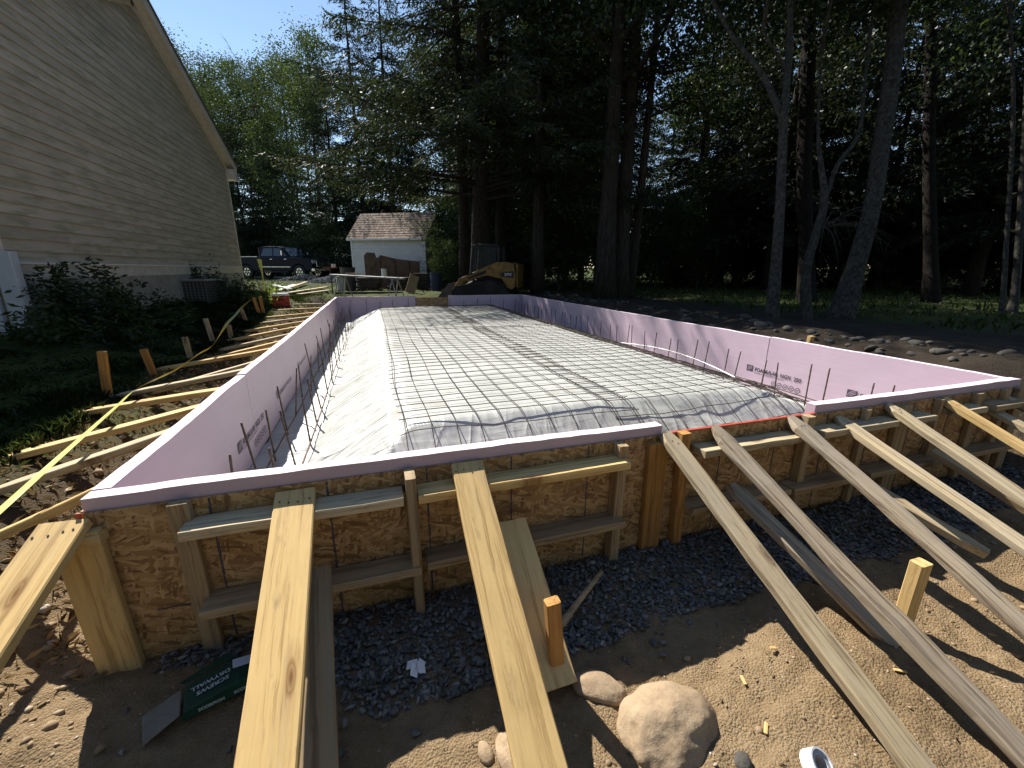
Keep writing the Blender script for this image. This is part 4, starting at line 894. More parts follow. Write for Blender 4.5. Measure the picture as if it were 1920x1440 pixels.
def spl(pts, n=5):
    out = []
    for i in range(len(pts)-1):
        p0 = pts[max(i-1, 0)]; p1 = pts[i]; p2 = pts[i+1]; p3 = pts[min(i+2, len(pts)-1)]
        for k in range(n):
            f = k/n; out.append(.5*((2*p1)+(p2-p0)*f+(2*p0-5*p1+4*p2-p3)*f*f+(3*p1-p0-3*p2+p3)*f**3))
    return out+[pts[-1]]
def drawn_tree(name, label, depth, stems, crown_seed, bark='bark2', leafm='leafd', crown_z=7.5, crown_r=2.6, ncl=110):
    """stems: pixel outlines (px, py, width px) at a depth from the ground contact"""
    t0 = depth; base = None; tm = MB(); ends = []
    for st in stems:
        P = [CAM+ray(px, py)*(t0+dt) for (px, py, w, dt) in st]; Rr = [w*(t0+dt)/F/2 for (px, py, w, dt) in st]
        if base is None: base = Vector((P[0].x, P[0].y, H(P[0].x, P[0].y)-.12)); P = [Vector((P[0].x, P[0].y, base.z))]+P[1:] ; Rr[0] *= 1.25
        S = spl([p-base for p in P]); RR = list(np.interp(np.linspace(0, len(P)-1, len(S)), range(len(P)), Rr)); tm.tube(S, RR, 9); ends.append(S[-1])
    C = []
    for i in range(ncl):
        e = ends[i % len(ends)]; c = np.array([e.x, e.y, e.z])+nr.normal(size=3)*np.array([crown_r*.5, crown_r*.5, 1.5 if crown_z > 5 else 2.8])+np.array([0, 0, 1.6]); c[2] = max(c[2], crown_z-1.0); C.append(nr.normal(size=(70, 3))*np.array([.45, .45, .28])+c)
    for e in ends: tm.tube([e, e+Vector((.15, .1, 1.5)), e+Vector((.2, .3, 3.2))], [.04, .03, .01], 5)
    C = np.concatenate(C); D = nr.normal(size=C.shape); Ln = nr.uniform(.09, .16, len(C)); V, Fa = cards(C, D, Ln, Ln*.6, 2)
    r = tree_root(name, base, label, 'tree', 'trees around the site')
    a = tm.mesh('trunk', smooth=True); a.materials.append(M[bark]); b = mesh_np('crown', V, Fa); b.materials.append(M[leafm])
    for nme, me in (('trunk', a), ('crown', b)): o = bpy.data.objects.new(nme, me); COL.objects.link(o); o.parent = r
    return r
drawn_tree('maple_tree', 'slim pale grey forked trunk growing from the stony berm', 7.6, [[(1448, 600, 21, 0), (1455, 500, 19, 0), (1463, 380, 17, 0), (1470, 215, 15, 0), (1480, 90, 12, .1), (1482, -40, 9, .2)], [(1468, 225, 13, 0), (1430, 140, 10, .1), (1375, 70, 8, .3), (1320, -30, 6, .5)], [(1477, 140, 7, .1), (1462, 110, 6, .0), (1430, 60, 4, -.2)]], 31)
drawn_tree('maple_tree', 'thin crooked grey trunk dividing low, beside the slim forked one', 7.9, [[(1514, 606, 19, 0), (1512, 510, 15, 0), (1530, 440, 15, 0), (1546, 375, 14, 0), (1538, 300, 9, 0), (1534, 240, 5, 0), (1540, 100, 3, .2)], [(1548, 372, 9, 0), (1570, 310, 8, 0), (1610, 250, 7, .1), (1622, 150, 5, .2), (1640, 0, 4, .4)]], 32, ncl=70)
drawn_tree('maple_tree', 'stout leaning grey trunk next to the crooked thin one', 8.2, [[(1572, 610, 40, 0), (1605, 500, 32, 0), (1635, 390, 28, 0), (1652, 280, 28, 0), (1672, 140, 28, 0), (1690, -40, 26, 0)]], 33)
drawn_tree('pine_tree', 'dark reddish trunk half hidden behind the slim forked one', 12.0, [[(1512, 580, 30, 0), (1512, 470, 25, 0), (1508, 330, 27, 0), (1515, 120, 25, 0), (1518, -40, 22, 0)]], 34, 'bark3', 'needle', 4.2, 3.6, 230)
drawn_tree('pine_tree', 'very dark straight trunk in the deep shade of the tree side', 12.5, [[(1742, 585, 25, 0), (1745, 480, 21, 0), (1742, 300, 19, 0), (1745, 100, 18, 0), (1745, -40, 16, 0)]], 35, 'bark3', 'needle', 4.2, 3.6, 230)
drawn_tree('maple_tree', 'thin sapling trunk before the sunlit lawn', 9.0, [[(1876, 600, 9, 0), (1882, 540, 8, 0), (1888, 430, 7, 0), (1900, 200, 6, 0), (1890, -20, 5, 0)]], 36, ncl=50)
drawn_tree('maple_tree', 'second thin sapling trunk before the sunlit lawn', 9.4, [[(1895, 600, 14, 0), (1904, 540, 12, 0), (1912, 430, 11, 0), (1925, 200, 10, 0), (1935, -20, 9, 0)]], 37, ncl=50)
# dead twiggy bough drooping among the trunks
m_ = MB(); r_ = random.Random(4); b0 = CAM+ray(1545, 425)*7.7
for k in range(14):
    e = CAM+ray(1620+r_.uniform(-90, 70), 430+r_.uniform(-40, 60))*(7.6+r_.uniform(-.3, .3)); mid = b0.lerp(e, .5)+Vector((0, 0, .12+r_.uniform(0, .1))); S = spl([b0, mid, e]); m_.tube(S, list(np.linspace(.011, .003, len(S))), 4, False)
    for _ in range(5): q = S[r_.randrange(3, len(S))]; m_.tube([q, q+Vector((r_.uniform(-.2, .2), r_.uniform(-.2, .2), r_.uniform(-.35, .0)))], [.004, .0015], 3, False)
tag(m_.build('dead_bough', M['bark2']), 'dead twiggy bough drooping between the grey trunks', 'branch')
# --- masses of repeated trees (each one a tree)
def mass(lst, group):
    for i, (kind, idx, px, t, top, name, label) in enumerate(lst):
        ms = {'c': CON, 'd': DEC, 'b': BSH}[kind][idx]; h0 = {'c': (20, 21, 18), 'd': (16, 15, 17), 'b': (5, 4)}[kind][idx]
        p_ = at(px, t); sc = max(.3, (topz(px, top, t)-p_.z)/h0) if top is not None else rnd.uniform(.9, 1.15)
        if group == 'bushes by the shed': sc = .42
        plant_tree(name, ms, p_, label, rnd.uniform(0, 6.28), min(max(sc, .35), 1.5) if kind != 'b' else sc, 'bark' if kind == 'c' else 'bark2', 'needle' if kind == 'c' else 'leafd', group)
BL = 'tall leafy tree against the sky behind the parked truck'; BC = 'dark tree in the wood behind the truck and shed'
mass([('d', 0, 345, 40, 95, 'leafy_tree', BL), ('d', 2, 395, 44, 120, 'leafy_tree', BL), ('d', 1, 440, 47, 115, 'leafy_tree', BL), ('d', 2, 490, 46, 130, 'leafy_tree', BL), ('d', 2, 525, 43, 118, 'leafy_tree', BL), ('d', 0, 575, 45, 130, 'leafy_tree', BL), ('d', 1, 300, 46, 70, 'leafy_tree', BL), ('d', 0, 260, 44, 60, 'leafy_tree', BL),
      ('d', 1, 420, 37, 170, 'wood_tree', BC), ('c', 2, 470, 38, 235, 'wood_tree', BC), ('c', 2, 520, 35, 220, 'wood_tree', BC), ('d', 1, 562, 35, 165, 'wood_tree', BC), ('d', 0, 612, 33, 75, 'wood_tree', BC), ('c', 2, 640, 31, 150, 'wood_tree', BC), ('c', 0, 690, 29, 0, 'wood_tree', BC), ('c', 2, 745, 27, 20, 'wood_tree', BC), ('d', 0, 450, 50, 130, 'wood_tree', BC), ('c', 2, 540, 52, 160, 'wood_tree', BC), ('d', 0, 600, 48, 120, 'wood_tree', BC), ('d', 1, 370, 48, 130, 'wood_tree', BC)], 'wood behind the truck and shed')
BB = 'leafy undergrowth bush along the foot of the wood'
mass([('b', i % 2, px, t, None, 'leafy_bush', BB) for i, (px, t) in enumerate([(440, 34), (475, 36), (520, 37), (560, 35), (600, 33), (640, 30), (700, 30), (455, 40), (500, 41), (545, 42), (590, 40), (630, 38), (832, 24), (885, 21), (865, 27), (845, 30), (900, 23), (790, 31)])], 'bushes along the wood')
mass([('b', i % 2, px, t, None, 'leafy_bush', 'bright leafy bush growing between shed and loader') for i, (px, t) in enumerate([(834, 18.5), (826, 20.5)])], 'bushes by the shed')
BM = 'leafy tree lit through by sun between the shed and the spruces'
mass([('d', 1, 835, 30, 90, 'leafy_tree', BM), ('d', 0, 850, 26, 60, 'leafy_tree', BM), ('d', 1, 960, 24, None, 'leafy_tree', BM), ('d', 1, 1060, 22, None, 'leafy_tree', BM), ('d', 0, 1090, 27, None, 'leafy_tree', BM), ('d', 2, 760, 33, 140, 'leafy_tree', BM)], 'leafy trees behind the loader')
BR = 'dark low branched conifer in the dense wood on the tree side'
mass([('c', i % 3, px, t, None, 'conifer_tree', BR) for i, (px, t) in enumerate([(985, 26), (1060, 29), (925, 28), (1000, 32), (1120, 24), (1290, 26), (1425, 27), (1090, 31), (1385, 24), (1350, 27), (1440, 20), (1500, 25), (1580, 21), (1640, 24), (1710, 27), (1765, 22), (1830, 16), (1905, 25), (1930, 18), (1980, 14), (1660, 30), (1170, 36), (1300, 34), (1400, 37), (1480, 33), (1560, 36), (1740, 35), (1820, 33), (1880, 37), (1240, 38), (1030, 40), (880, 38), (2050, 16), (2120, 20)])], 'conifers of the tree side wood')
mass([('b', i % 2, px, t, None, 'leafy_bush', 'leafy undergrowth bush among the trunks on the tree side') for i, (px, t) in enumerate([(1050, 18), (1085, 19), (1230, 21), (1280, 24), (1330, 25), (1380, 27), (1420, 25), (1540, 27), (1620, 28), (1700, 29), (1780, 30), (1010, 20), (970, 20), (1200, 24), (1310, 22)])], 'undergrowth of the tree side wood')

# leaf litter and shavings trodden into the bank by the shaded wall
def litter(name, n, region, label, mat, ls):
    x0, x1, y0, y1 = region; X = nr.uniform(x0, x1, n); Y = nr.uniform(y0, y1, n); Z = hgt(X, Y)+nr.uniform(.004, .02, n); D = nr.normal(size=(n, 3)); D[:, 2] *= .22; Ln = nr.uniform(.5, 1.5, n)*ls
    V, Fa = cards(np.stack([X, Y, Z], 1), D, Ln, Ln*nr.uniform(.12, .4, n), 6.0); return tag(link(name, mesh_np(name, V, Fa), M[mat]), label, 'litter', kind='stuff')
litter('straw_litter', 5000, (-1.15, -.05, -.1, 7), 'straw and wood shavings littering the bank under the short braces', 'straw', .045)
litter('leaf_litter', 5000, (-2.6, -.9, .2, 6), 'dark leaf litter in the shaded grass by the stakes', 'leafd', .05)
litter('straw_litter', 700, (.3, 3.6, -1.3, -.45), 'bits of straw on the sunlit dirt', 'straw', .018)
# --- unseen rest of the wood, added behind the camera to cut sky light
for i in range(16):
    a_ = math.radians(-200+i*13.5); p_ = Vector((2.0+13.5*math.cos(a_)*1.15, -3.0+11.0*math.sin(a_)-2.0, 0)); p_.z = H(p_.x, p_.y)
    plant_tree('wood_tree', (CON if i % 3 else DEC)[i % 3], p_, 'tall tree of the wood that closes the clearing behind the dirt', rnd.uniform(0, 6), rnd.uniform(.8, 1.0), 'bark', 'needle' if i % 3 else 'leafd', 'wood round the clearing')
# --- weeds by the house
def weed(px, py, z0, height, n, label, seed, leafm='leafd', spread=.35, ls=.09):
    r_ = random.Random(seed); b = gnd(px, py, z0); b.x = max(b.x, -2.86); b.z = H(b.x, b.y)-.02; tm = MB(); C = []; D = []; Ln = []
    for i in range(n):
        a = r_.uniform(0, 6.28); hh = height*r_.uniform(.55, 1.0); P = [Vector((r_.uniform(-1, 1)*spread*.5, r_.uniform(-1, 1)*spread*.5, 0))]; d = Vector((math.cos(a)*.25, math.sin(a)*.25, 1)).normalized()
        for k in range(7): d = (d+Vector((r_.gauss(0, .08), r_.gauss(0, .08), 0))).normalized(); P.append(P[-1]+d*hh/7)
        tm.tube(P, [.008*(1-k/9) for k in range(8)], 4, False)
        for k in range(int(70*hh)):
            f = .12+.88*r_.random(); q = f*7; j = min(int(q), 6); c = P[j].lerp(P[j+1], q-j); aa = r_.uniform(0, 6.28); C.append(c[:]); e = (math.cos(aa), math.sin(aa), r_.uniform(-.5, .5)); D.append(e); Ln.append(ls*r_.uniform(.6, 1.4)*(1.25-.6*f))
            for _ in range(2): C.append((c.x+e[0]*.1*r_.random()*2, c.y+e[1]*.1*r_.random()*2, c.z+e[2]*.08)); D.append((e[0]+r_.gauss(0, .6), e[1]+r_.gauss(0, .6), e[2]+r_.gauss(0, .5))); Ln.append(ls*r_.uniform(.5, 1.2))
    V, Fa = cards(np.array(C), np.array(D), Ln, np.array(Ln)*.36, 1.5); r = tree_root('weed_plant', b, label, 'plant', 'weeds along the house')
    a = tm.mesh('stem'); a.materials.append(M['grass']); q = mesh_np('foliage', V, Fa); q.materials.append(M[leafm])
    for nme, me in (('stem', a), ('foliage', q)): o = bpy.data.objects.new(nme, me); COL.objects.link(o); o.parent = r
weed(125, 628, .58, .95, 4, 'tall weed nearest the white house corner', 1); weed(170, 622, .58, .7, 5, 'bushy weed beside the tall one at the skirting', 2, spread=.6); weed(215, 618, .58, .75, 6, 'dense dark weed in the middle of the skirting', 3, spread=.7); weed(250, 612, .58, 1.1, 6, 'tallest pointed weed against the siding', 4, spread=.5)
weed(296, 606, .58, .55, 7, 'dark weed clump beside the air conditioner', 5, spread=.8); weed(318, 612, .56, .3, 6, 'low weed hiding the corner of the air conditioner', 6, spread=.5); weed(440, 570, .56, .75, 12, 'dark green shrub behind the air conditioner', 7, spread=.7, ls=.07); weed(462, 566, .56, .65, 12, 'rounded green shrub at the far house corner', 8, spread=.7, ls=.07)
weed(395, 566, .58, 1.25, 3, 'thin vine climbing the siding behind the air conditioner', 9, spread=.2); weed(500, 572, .52, .52, 14, 'bright yellow green weed at the end of the stakes', 10, 'leafy', .5, .08); weed(514, 575, .52, .4, 12, 'small bright weed beside the red cooler', 11, 'leafy', .4, .07)
weed(355, 560, .58, 1.3, 2, 'wispy weed rising over the air conditioner', 12, spread=.15); weed(70, 640, .55, .5, 8, 'low dark weed at the foot of the white corner panel', 13, spread=.5); weed(220, 650, .55, .45, 10, 'spreading low weed before the skirting', 14, spread=.8, ls=.07)
# --- grass
def grass(name, n, region, hgt_, label, mat='grass', wid=.0022, keep=None):
    x0, x1, y0, y1 = region; X = nr.uniform(x0, x1, n); Y = nr.uniform(y0, y1, n); k = fbm(X*1.7, Y*1.7, 3) > -.35
    if keep is not None: k &= keep(X, Y)
    X, Y = X[k], Y[k]; Z = hgt(X, Y); n = len(X); hh = hgt_*nr.uniform(.4, 1.2, n)*(1+.6*fbm(X*2.2, Y*2.2, 2)); a = nr.uniform(0, 6.28, n); ln = nr.uniform(.1, .75, n)
    B = np.stack([X, Y, Z-.01], 1); S = np.stack([np.cos(a), np.sin(a), a*0], 1)*wid; Ld = np.stack([-np.sin(a), np.cos(a), a*0], 1)
    M1 = B+np.array([0, 0, 1])*(hh*.6)[:, None]+Ld*(hh*ln*.3)[:, None]; T_ = B+np.array([0, 0, 1])*(hh*(1-.3*ln))[:, None]+Ld*(hh*ln)[:, None]
    V = np.stack([B-S, B+S, M1+S*.7, T_, M1-S*.7], 1).reshape(-1, 3); Fa = np.arange(5*n).reshape(-1, 5); return tag(link(name, mesh_np(name, V, Fa), M[mat]), label, 'grass', kind='stuff')
grass('yard_grass', 60000, (-3.0, -.95, .3, 14), .075, 'rank dark grass between the house and the stakes')
grass('yard_grass', 5000, (-1.8, .1, 6.5, 16), .08, 'short sunlit grass around the red cooler', keep=lambda x, y: x < -.1-.0*y)
grass('weedy_bank', 2500, (-1.1, -.1, 2.2, 10), .05, 'sparse weeds sprouting between the short brace planks', 'leafy')
grass('lawn_grass', 16000, (9.5, 30, 2, 22), .13, 'lawn grass beyond the trees', wid=.02)
grass('yard_grass', 9000, (-9, 4, 14, 40), .12, 'patchy grass around the shed and drive', wid=.012, keep=lambda x, y: fbm(x*.5, y*.5, 2) > .05)
grass('dry_straw', 260, (.35, .62, -.78, -.5), .10, 'tuft of dry straw in the shade beside the wide brace', 'straw', .0022)
grass('dry_straw', 1500, (-1.2, -.15, .0, 3), .04, 'dry straw and shavings on the bank by the corner', 'straw', .003)
# ------------------------------------------------------------------ shed
def shed():
    A = at(662, 21.0); B = at(800, 20.2); base = min(A.z, B.z)-.05; d = Vector((B.x-A.x, B.y-A.y, 0)); Lw = d.length; d.normalize(); n = Vector((d.y, -d.x, 0))      # n points to the camera side
    if (CAM-A).dot(n) < 0: n = -n
    Mx = Matrix(((d.x, -n.x, 0, A.x), (d.y, -n.y, 0, A.y), (0, 0, 1, base), (0, 0, 0, 1)))     # local: x along wall, y away from camera
    wh = simple('white_clapboard', (.58, .60, .62), .55, .1, 6, .05); sd_ = empty('garden_shed', (A.x, A.y, base), 'small white clapboard shed with brown leaf strewn shingle roof', 'shed')
    zt = topz(730, 447, 20.6)-base; D = 2.6; k = 0; z = .05
    MB().box((.02, .02, 0), (Lw-.02, D, zt), Mx).build('wall_body', wh, sd_)
    while z < zt-.02:
        h = min(.115, zt-z); q = MB(); q.add([Mx @ Vector(p) for p in ((.04, -.028, z), (Lw-.04, -.028, z), (Lw-.04, .012, z+h), (.04, .012, z+h), (.04, .019, z), (Lw-.04, .019, z))], [(0, 1, 2, 3), (4, 5, 1, 0)]); q.build('siding_board', wh, sd_); z += .115
    for x in (0, Lw-.09): MB().box((x, -.025, 0), (x+.09, .03, zt), Mx).build('corner_trim', wh, sd_, bevel=.004)
    zr_ = topz(730, 405, 21.3)-base+.1; sh_ = NT('leafy_shingles'); v_ = sh_.tc.outputs['Object']; vo = sh_.vor(v_, 14); s3 = sh_.n('ShaderNodeSeparateColor'); sh_.l(vo.outputs['Color'], s3.inputs[0])
    sh_.col(sh_.ramp(s3.outputs[0], [(0, (.06, .04, .03)), (.5, (.16, .10, .065)), (.85, (.30, .20, .12)), (1, (.40, .32, .24))])); sh_.setp(Roughness=.9); sh_.bump(sh_.noise(v_, 30, 4), .6, .03)
    run = D/2+.18; rows = 11
    for i in range(rows):
        f0 = i/rows; f1 = (i+1)/rows+.012; y0 = -.18+run*f0; y1 = -.18+run*f1; z0 = zt-.06+(zr_-zt+.06)*f0; z1 = zt-.06+(zr_-zt+.06)*f1
        q = MB(); q.add([Mx @ Vector(p) for p in ((-.12, y0, z0+.035), (Lw+.12, y0, z0+.035), (Lw+.12, y1, z1+.018), (-.12, y1, z1+.018), (-.12, y0, z0+.01), (Lw+.12, y0, z0+.01))], [(0, 1, 2, 3), (4, 5, 1, 0)]); q.build('shingle_row', sh_.m, sd_)
    MB().prism([(-.18, zt-.07), (D/2, zr_), (D+.18, zt-.07), (D+.18, zt-.11), (D/2, zr_-.05), (-.18, zt-.11)], -.10, Lw+.10, 'x', Mx).build('roof_deck', sh_.m, sd_)
    MB().box((-.11, -.20, zt-.13), (Lw+.11, -.165, zt-.035), Mx).build('fascia', wh, sd_, bevel=.004)
    MB().prism([(.0, zt-.01), (D, zt-.01), (D/2, zr_-.06)], .01, Lw-.01, 'x', Mx).build('gable_body', wh, sd_)
    fs, Vv = [], []
    return sd_, Mx, Lw, zt, base
SHED, MS, SL, SZT, SB = shed()
# ------------------------------------------------------------------ junk round the shed
RST = simple('rusty_brown_steel', (.085, .055, .04), .8, .45, 4, .3, 20, .01, .2); DRK = simple('dark_weathered_timber', (.045, .036, .03), .9, .4, 6, .4); ALU = simple('worn_aluminium', (.42, .42, .43), .45, .15, 8, .05, metal=.5)
def at_z(px, py, t): return CAM+ray(px, py)*t
a = at_z(682, 478, 19.2); b = at_z(786, 490, 18.6); g0 = H(a.x, a.y)
pn = empty('steel_panel', (a.x, a.y, g0), 'big rusty brown steel panel leaning along the white shed wall', 'panel')
d = Vector((b.x-a.x, b.y-a.y, 0)); Lp = d.length; d.normalize(); n = Vector((d.y, -d.x, 0)); n = n if (CAM-a).dot(n) > 0 else -n
Mp = Matrix(((d.x, -n.x, 0, a.x), (d.y, -n.y, 0, a.y), (0, 0, 1, g0), (0, 0, 0, 1))); hA = a.z-g0
out = [(0, 0), (Lp, 0), (Lp, hA*.80), (Lp*.62, hA*.88), (Lp*.3, hA*1.0), (Lp*.27, hA*.93), (Lp*.22, hA*.92), (Lp*.2, hA*1.06), (Lp*.06, hA*1.08), (0, hA*.98)]
MB().prism([(x, z) for x, z in out], 0, .03, 'y', Mp).build('sheet', RST, pn)
for f in (.28, .55, .8): MB().box((Lp*f, -.03, .05), (Lp*f+.05, -.001, hA*.84), Mp).build('rib', RST, pn)
MB().box((Lp*.3, -.045, hA*.42), (Lp, -.031, hA*.47), Mp).build('rail', RST, pn)
def barrel(px, py0, py1, t, wpx, mat, name, label, cat, rim=True):
    P = at_z((px), py1, t); z0 = P.z; g_ = H(P.x, P.y); z0 = min(z0, g_) if rim is not None else z0; h = at_z(px, py0, t).z-z0; r = wpx*t/F/2; o = empty(name, (P.x, P.y, z0), label, cat)
    def cyl(r0, r1, za, zb, nme, mt): MB().tube([(P.x, P.y, z0+za), (P.x, P.y, z0+zb)], [r0, r1], 16).build(nme, mt, o)
    cyl(r*.95, r, 0, h, 'body', mat)
    for f in ((.33, .66, 1.0) if rim else (1.0,)): ring(r*.9, r*1.05, h*.02, Matrix.Translation((P.x, P.y, z0+h*f))).build('rim', mat, o)
    return o
barrel(655, 502, 540, 17.2, 26, simple('black_drum', (.03, .03, .033), .5, .2, 6, .1), 'drum', 'black drum with pale rim standing before the shed corner', 'drum')
barrel(721, 504, 522, 16.8, 10, WP, 'bucket', 'white plastic bucket on the junk before the rusty panel', 'bucket', None)
barrel(818, 512, 546, 17.5, 20, simple('dark_blue_plastic', (.015, .025, .07), .5, .2, 6, .05), 'drum', 'dark blue drum between shed and loader', 'drum')
barrel(640, 516, 546, 16.0, 14, simple('pale_bin', (.45, .45, .44), .6, .1, 6, .05), 'bin', 'pale grey bin behind the end of the work table', 'bin', False)
for k, (px, t, h, w_, la) in enumerate([(690, 17.3, .55, .9, 'dark heap of timber stacked below the rusty panel'), (745, 17.6, .6, .8, 'dark crate of scrap below the rusty panel'), (790, 18.0, .75, .6, 'dark box standing against the shed corner')]):
    P = at(px, t); e = empty('scrap_stack', P, la, 'scrap')
    for j in range(5):
        zz = P.z-.05+j*h/5; MB().box((-w_/2+rnd.uniform(-.05, .05), -.3, 0), (w_/2+rnd.uniform(-.06, .06), .3, h/5-.012), Matrix.Translation((P.x, P.y, zz)) @ Matrix.Rotation(rnd.uniform(-.15, .05)-.2, 4, 'Z')).build('timber', DRK, e, bevel=.006)
P = at_z(768, 545, 15.6); Q = at_z(778, 516, 15.9); P.z = H(P.x, P.y); tag(board('plywood_offcut', P, Q, .36, .02, M['frame'], None, up=Vector((.3, -1, .3)).normalized()), 'brown plywood offcut leaning beside the work table', 'board')
# work table on trestles
tb = at_z(622, 514, 13.6); te = at_z(757, 521, 13.2); gz = H((tb.x+te.x)/2, (tb.y+te.y)/2); tr = empty('trestle_table', ((tb.x+te.x)/2, (tb.y+te.y)/2, gz), 'long pale plank laid over two metal trestles as a work table', 'table')
board('table_plank', tb, te, .30, .05, ALU, tr)
for f in (.14, .88):
    c = tb.lerp(te, f); dd = (te-tb).normalized(); pp = Vector((-dd.y, dd.x, 0)); q = MB(); q.tube([c-pp*.28-Vector((0, 0, .07)), c+pp*.28-Vector((0, 0, .07))], .022, 6); q.build('trestle_bar', ALU, tr)
    for s1 in (-1, 1):
        for s2 in (-1, 1): q = MB(); q.tube([c+pp*.2*s1-Vector((0, 0, .08)), Vector((c.x+dd.x*.16*s2+pp.x*.3*s1, c.y+dd.y*.16*s2+pp.y*.3*s1, gz))], .018, 6); q.build('leg', ALU, tr)
for (px, py, l, rz) in ((662, 510, .35, .2), (675, 510, .3, .6)):
    c = at_z(px, py, 13.5); c.z = tb.lerp(te, .35).z+.045; tag(board('board_offcut', c-Vector((l, .02, -.06))/1.6, c+Vector((l*.4, .05, .03)), .07, .03, M['pine2'], None), 'short pale board offcut lying on the trestle work table', 'board', 'offcuts on the work table')
# orange topped stand
c = at_z(619, 503, 15.0); g_ = H(c.x, c.y); st_ = empty('stand', (c.x, c.y, g_), 'thin metal stand with a rusty orange top before the gravel heap', 'stand')
MB().tube([(c.x, c.y, g_), (c.x, c.y, c.z)], .02, 8).build('post', RST, st_); MB().box((-.24, -.12, 0), (.24, .12, .03), Matrix.Translation(c)).build('top_plate', simple('orange_rust', (.30, .10, .05), .7, .3, 8, .2), st_, bevel=.004); MB().tube([(c.x, c.y, g_), (c.x, c.y, g_+.02)], .14, 12).build('foot', RST, st_)
for dx in (.08, .16): q = MB(); q.tube([(c.x+dx, c.y, c.z+.031), (c.x+dx, c.y, c.z+.15)], [.03, .036], 10); tag(q.build('cup', WP), 'white cup standing on the orange topped stand', 'cup', 'cups on the stand')
# cooler
P = gnd(528, 575); k_ = empty('cooler', P, 'red drinks cooler with white lid standing in the sunlit grass', 'cooler'); Mc = Matrix.Translation(P) @ Matrix.Rotation(.25, 4, 'Z'); RD = simple('red_plastic', (.42, .018, .015), .4, .1, 6, .03)
MB().box((-.17, -.11, 0), (.17, .11, .24), Mc).build('cooler_body', RD, k_, bevel=.015); MB().box((-.178, -.118, .2405), (.178, .118, .30), Mc).build('lid', WP, k_, bevel=.015); MB().box((-.19, -.02, .16), (-.172, .02, .2), Mc).build('handle', WP, k_, bevel=.003); MB().box((.172, -.02, .16), (.19, .02, .2), Mc).build('handle', WP, k_, bevel=.003)
# boards dropped on the grass
for i, (a, b, mt, la) in enumerate([((520, 547), (552, 535), WP, 'white board end lying in the grass behind the cooler'), ((540, 552), (612, 541), M['pine2'], 'pale board lying in the grass, nearest the cooler'), ((560, 556), (618, 549), M['pine2'], 'pale board lying flat near the back foam corner'), ((512, 538), (545, 548), WP, 'white plank crossing the pile behind the cooler'), ((545, 545), (575, 534), M['frame'], 'brown board propped on the pile behind the cooler')]):
    P0 = gnd(*a); P1 = gnd(*b); P0.z = H(P0.x, P0.y)+.05+.02*i; P1.z = H(P1.x, P1.y)+.05+.03*i; tag(board('loose_board', P0, P1, .16, .04, mt, None), la, 'board', 'boards dropped behind the cooler')
tag(board('steel_beam', onz(628, 550, .52)+Vector((0, 0, .05)), onz(755, 549, .5)+Vector((0, 0, .05)), .12, .08, RST, None), 'rusty flat steel beam lying below the trestle table', 'beam')
for px, py in ((560, 528), (600, 522)): pass
pts, sz = [], []
for _ in range(2600):
    ctr = at(625, 24) if rnd.random() < .65 else at(570, 25.5); a_ = rnd.uniform(0, 6.28); r_ = abs(rnd.gauss(0, .75)); hz = max(0, .42-.34*r_); x = ctr.x+r_*math.cos(a_)*1.5; y = ctr.y+r_*math.sin(a_); pts.append((x, y, H(x, y)+hz*rnd.uniform(.75, 1))); sz.append(rnd.uniform(.03, .07))
GRY = stone('pale_gravel', (.16, .16, .16), (.27, .27, .27), (.38, .37, .36)); tag(scatter('gravel_heap', GP, np.array(pts), sz, GRY), 'low heaps of grey gravel dumped beside the drive', 'gravel', kind='stuff')
m_ = MB(); P = [at(350, 31), at(470, 31), at(600, 29.5), at(660, 28), at(660, 33), at(560, 35), at(440, 36), at(350, 36)]
m_.add([(p.x, p.y, p.z+.03) for p in P], [tuple(range(8))]); tag(m_.build('gravel_drive', GRY), kind='structure')
# hanging flag tape on the thin pole by the house corner
c = gnd(497, 552); pole = empty('marker_pole', c, 'thin marker pole with pale yellow tape hanging from it, before the truck', 'pole')
MB().tube([c, at_z(484, 464, (c-CAM).dot(AX_F))], .008, 5).build('pole', M['frame'], pole); fl = ribbon([at_z(486, 486, 9.2), at_z(490, 505, 9.2), at_z(494, 527, 9.2), at_z(496, 546, 9.2)], [.2, 1.0, 1.4, 1.2], .10, 'hanging_tape', tape.m); fl.parent = pole; fl.matrix_parent_inverse = PINV[pole.name]
# overhead wires
for i, (y0, y1) in enumerate(((306, 306), (353, 356))):
    a = at_z(425, y0, 30); b = at_z(720, y1, 30); m_ = MB(); m_.tube([a+(b-a)*f-Vector((0, 0, .25*4*f*(1-f))) for f in np.linspace(-.6, 1.6, 24)], .012, 4); tag(m_.build('overhead_wire', blk), ['upper thin overhead wire crossing before the wood', 'lower thin overhead wire crossing before the wood'][i], 'wire')

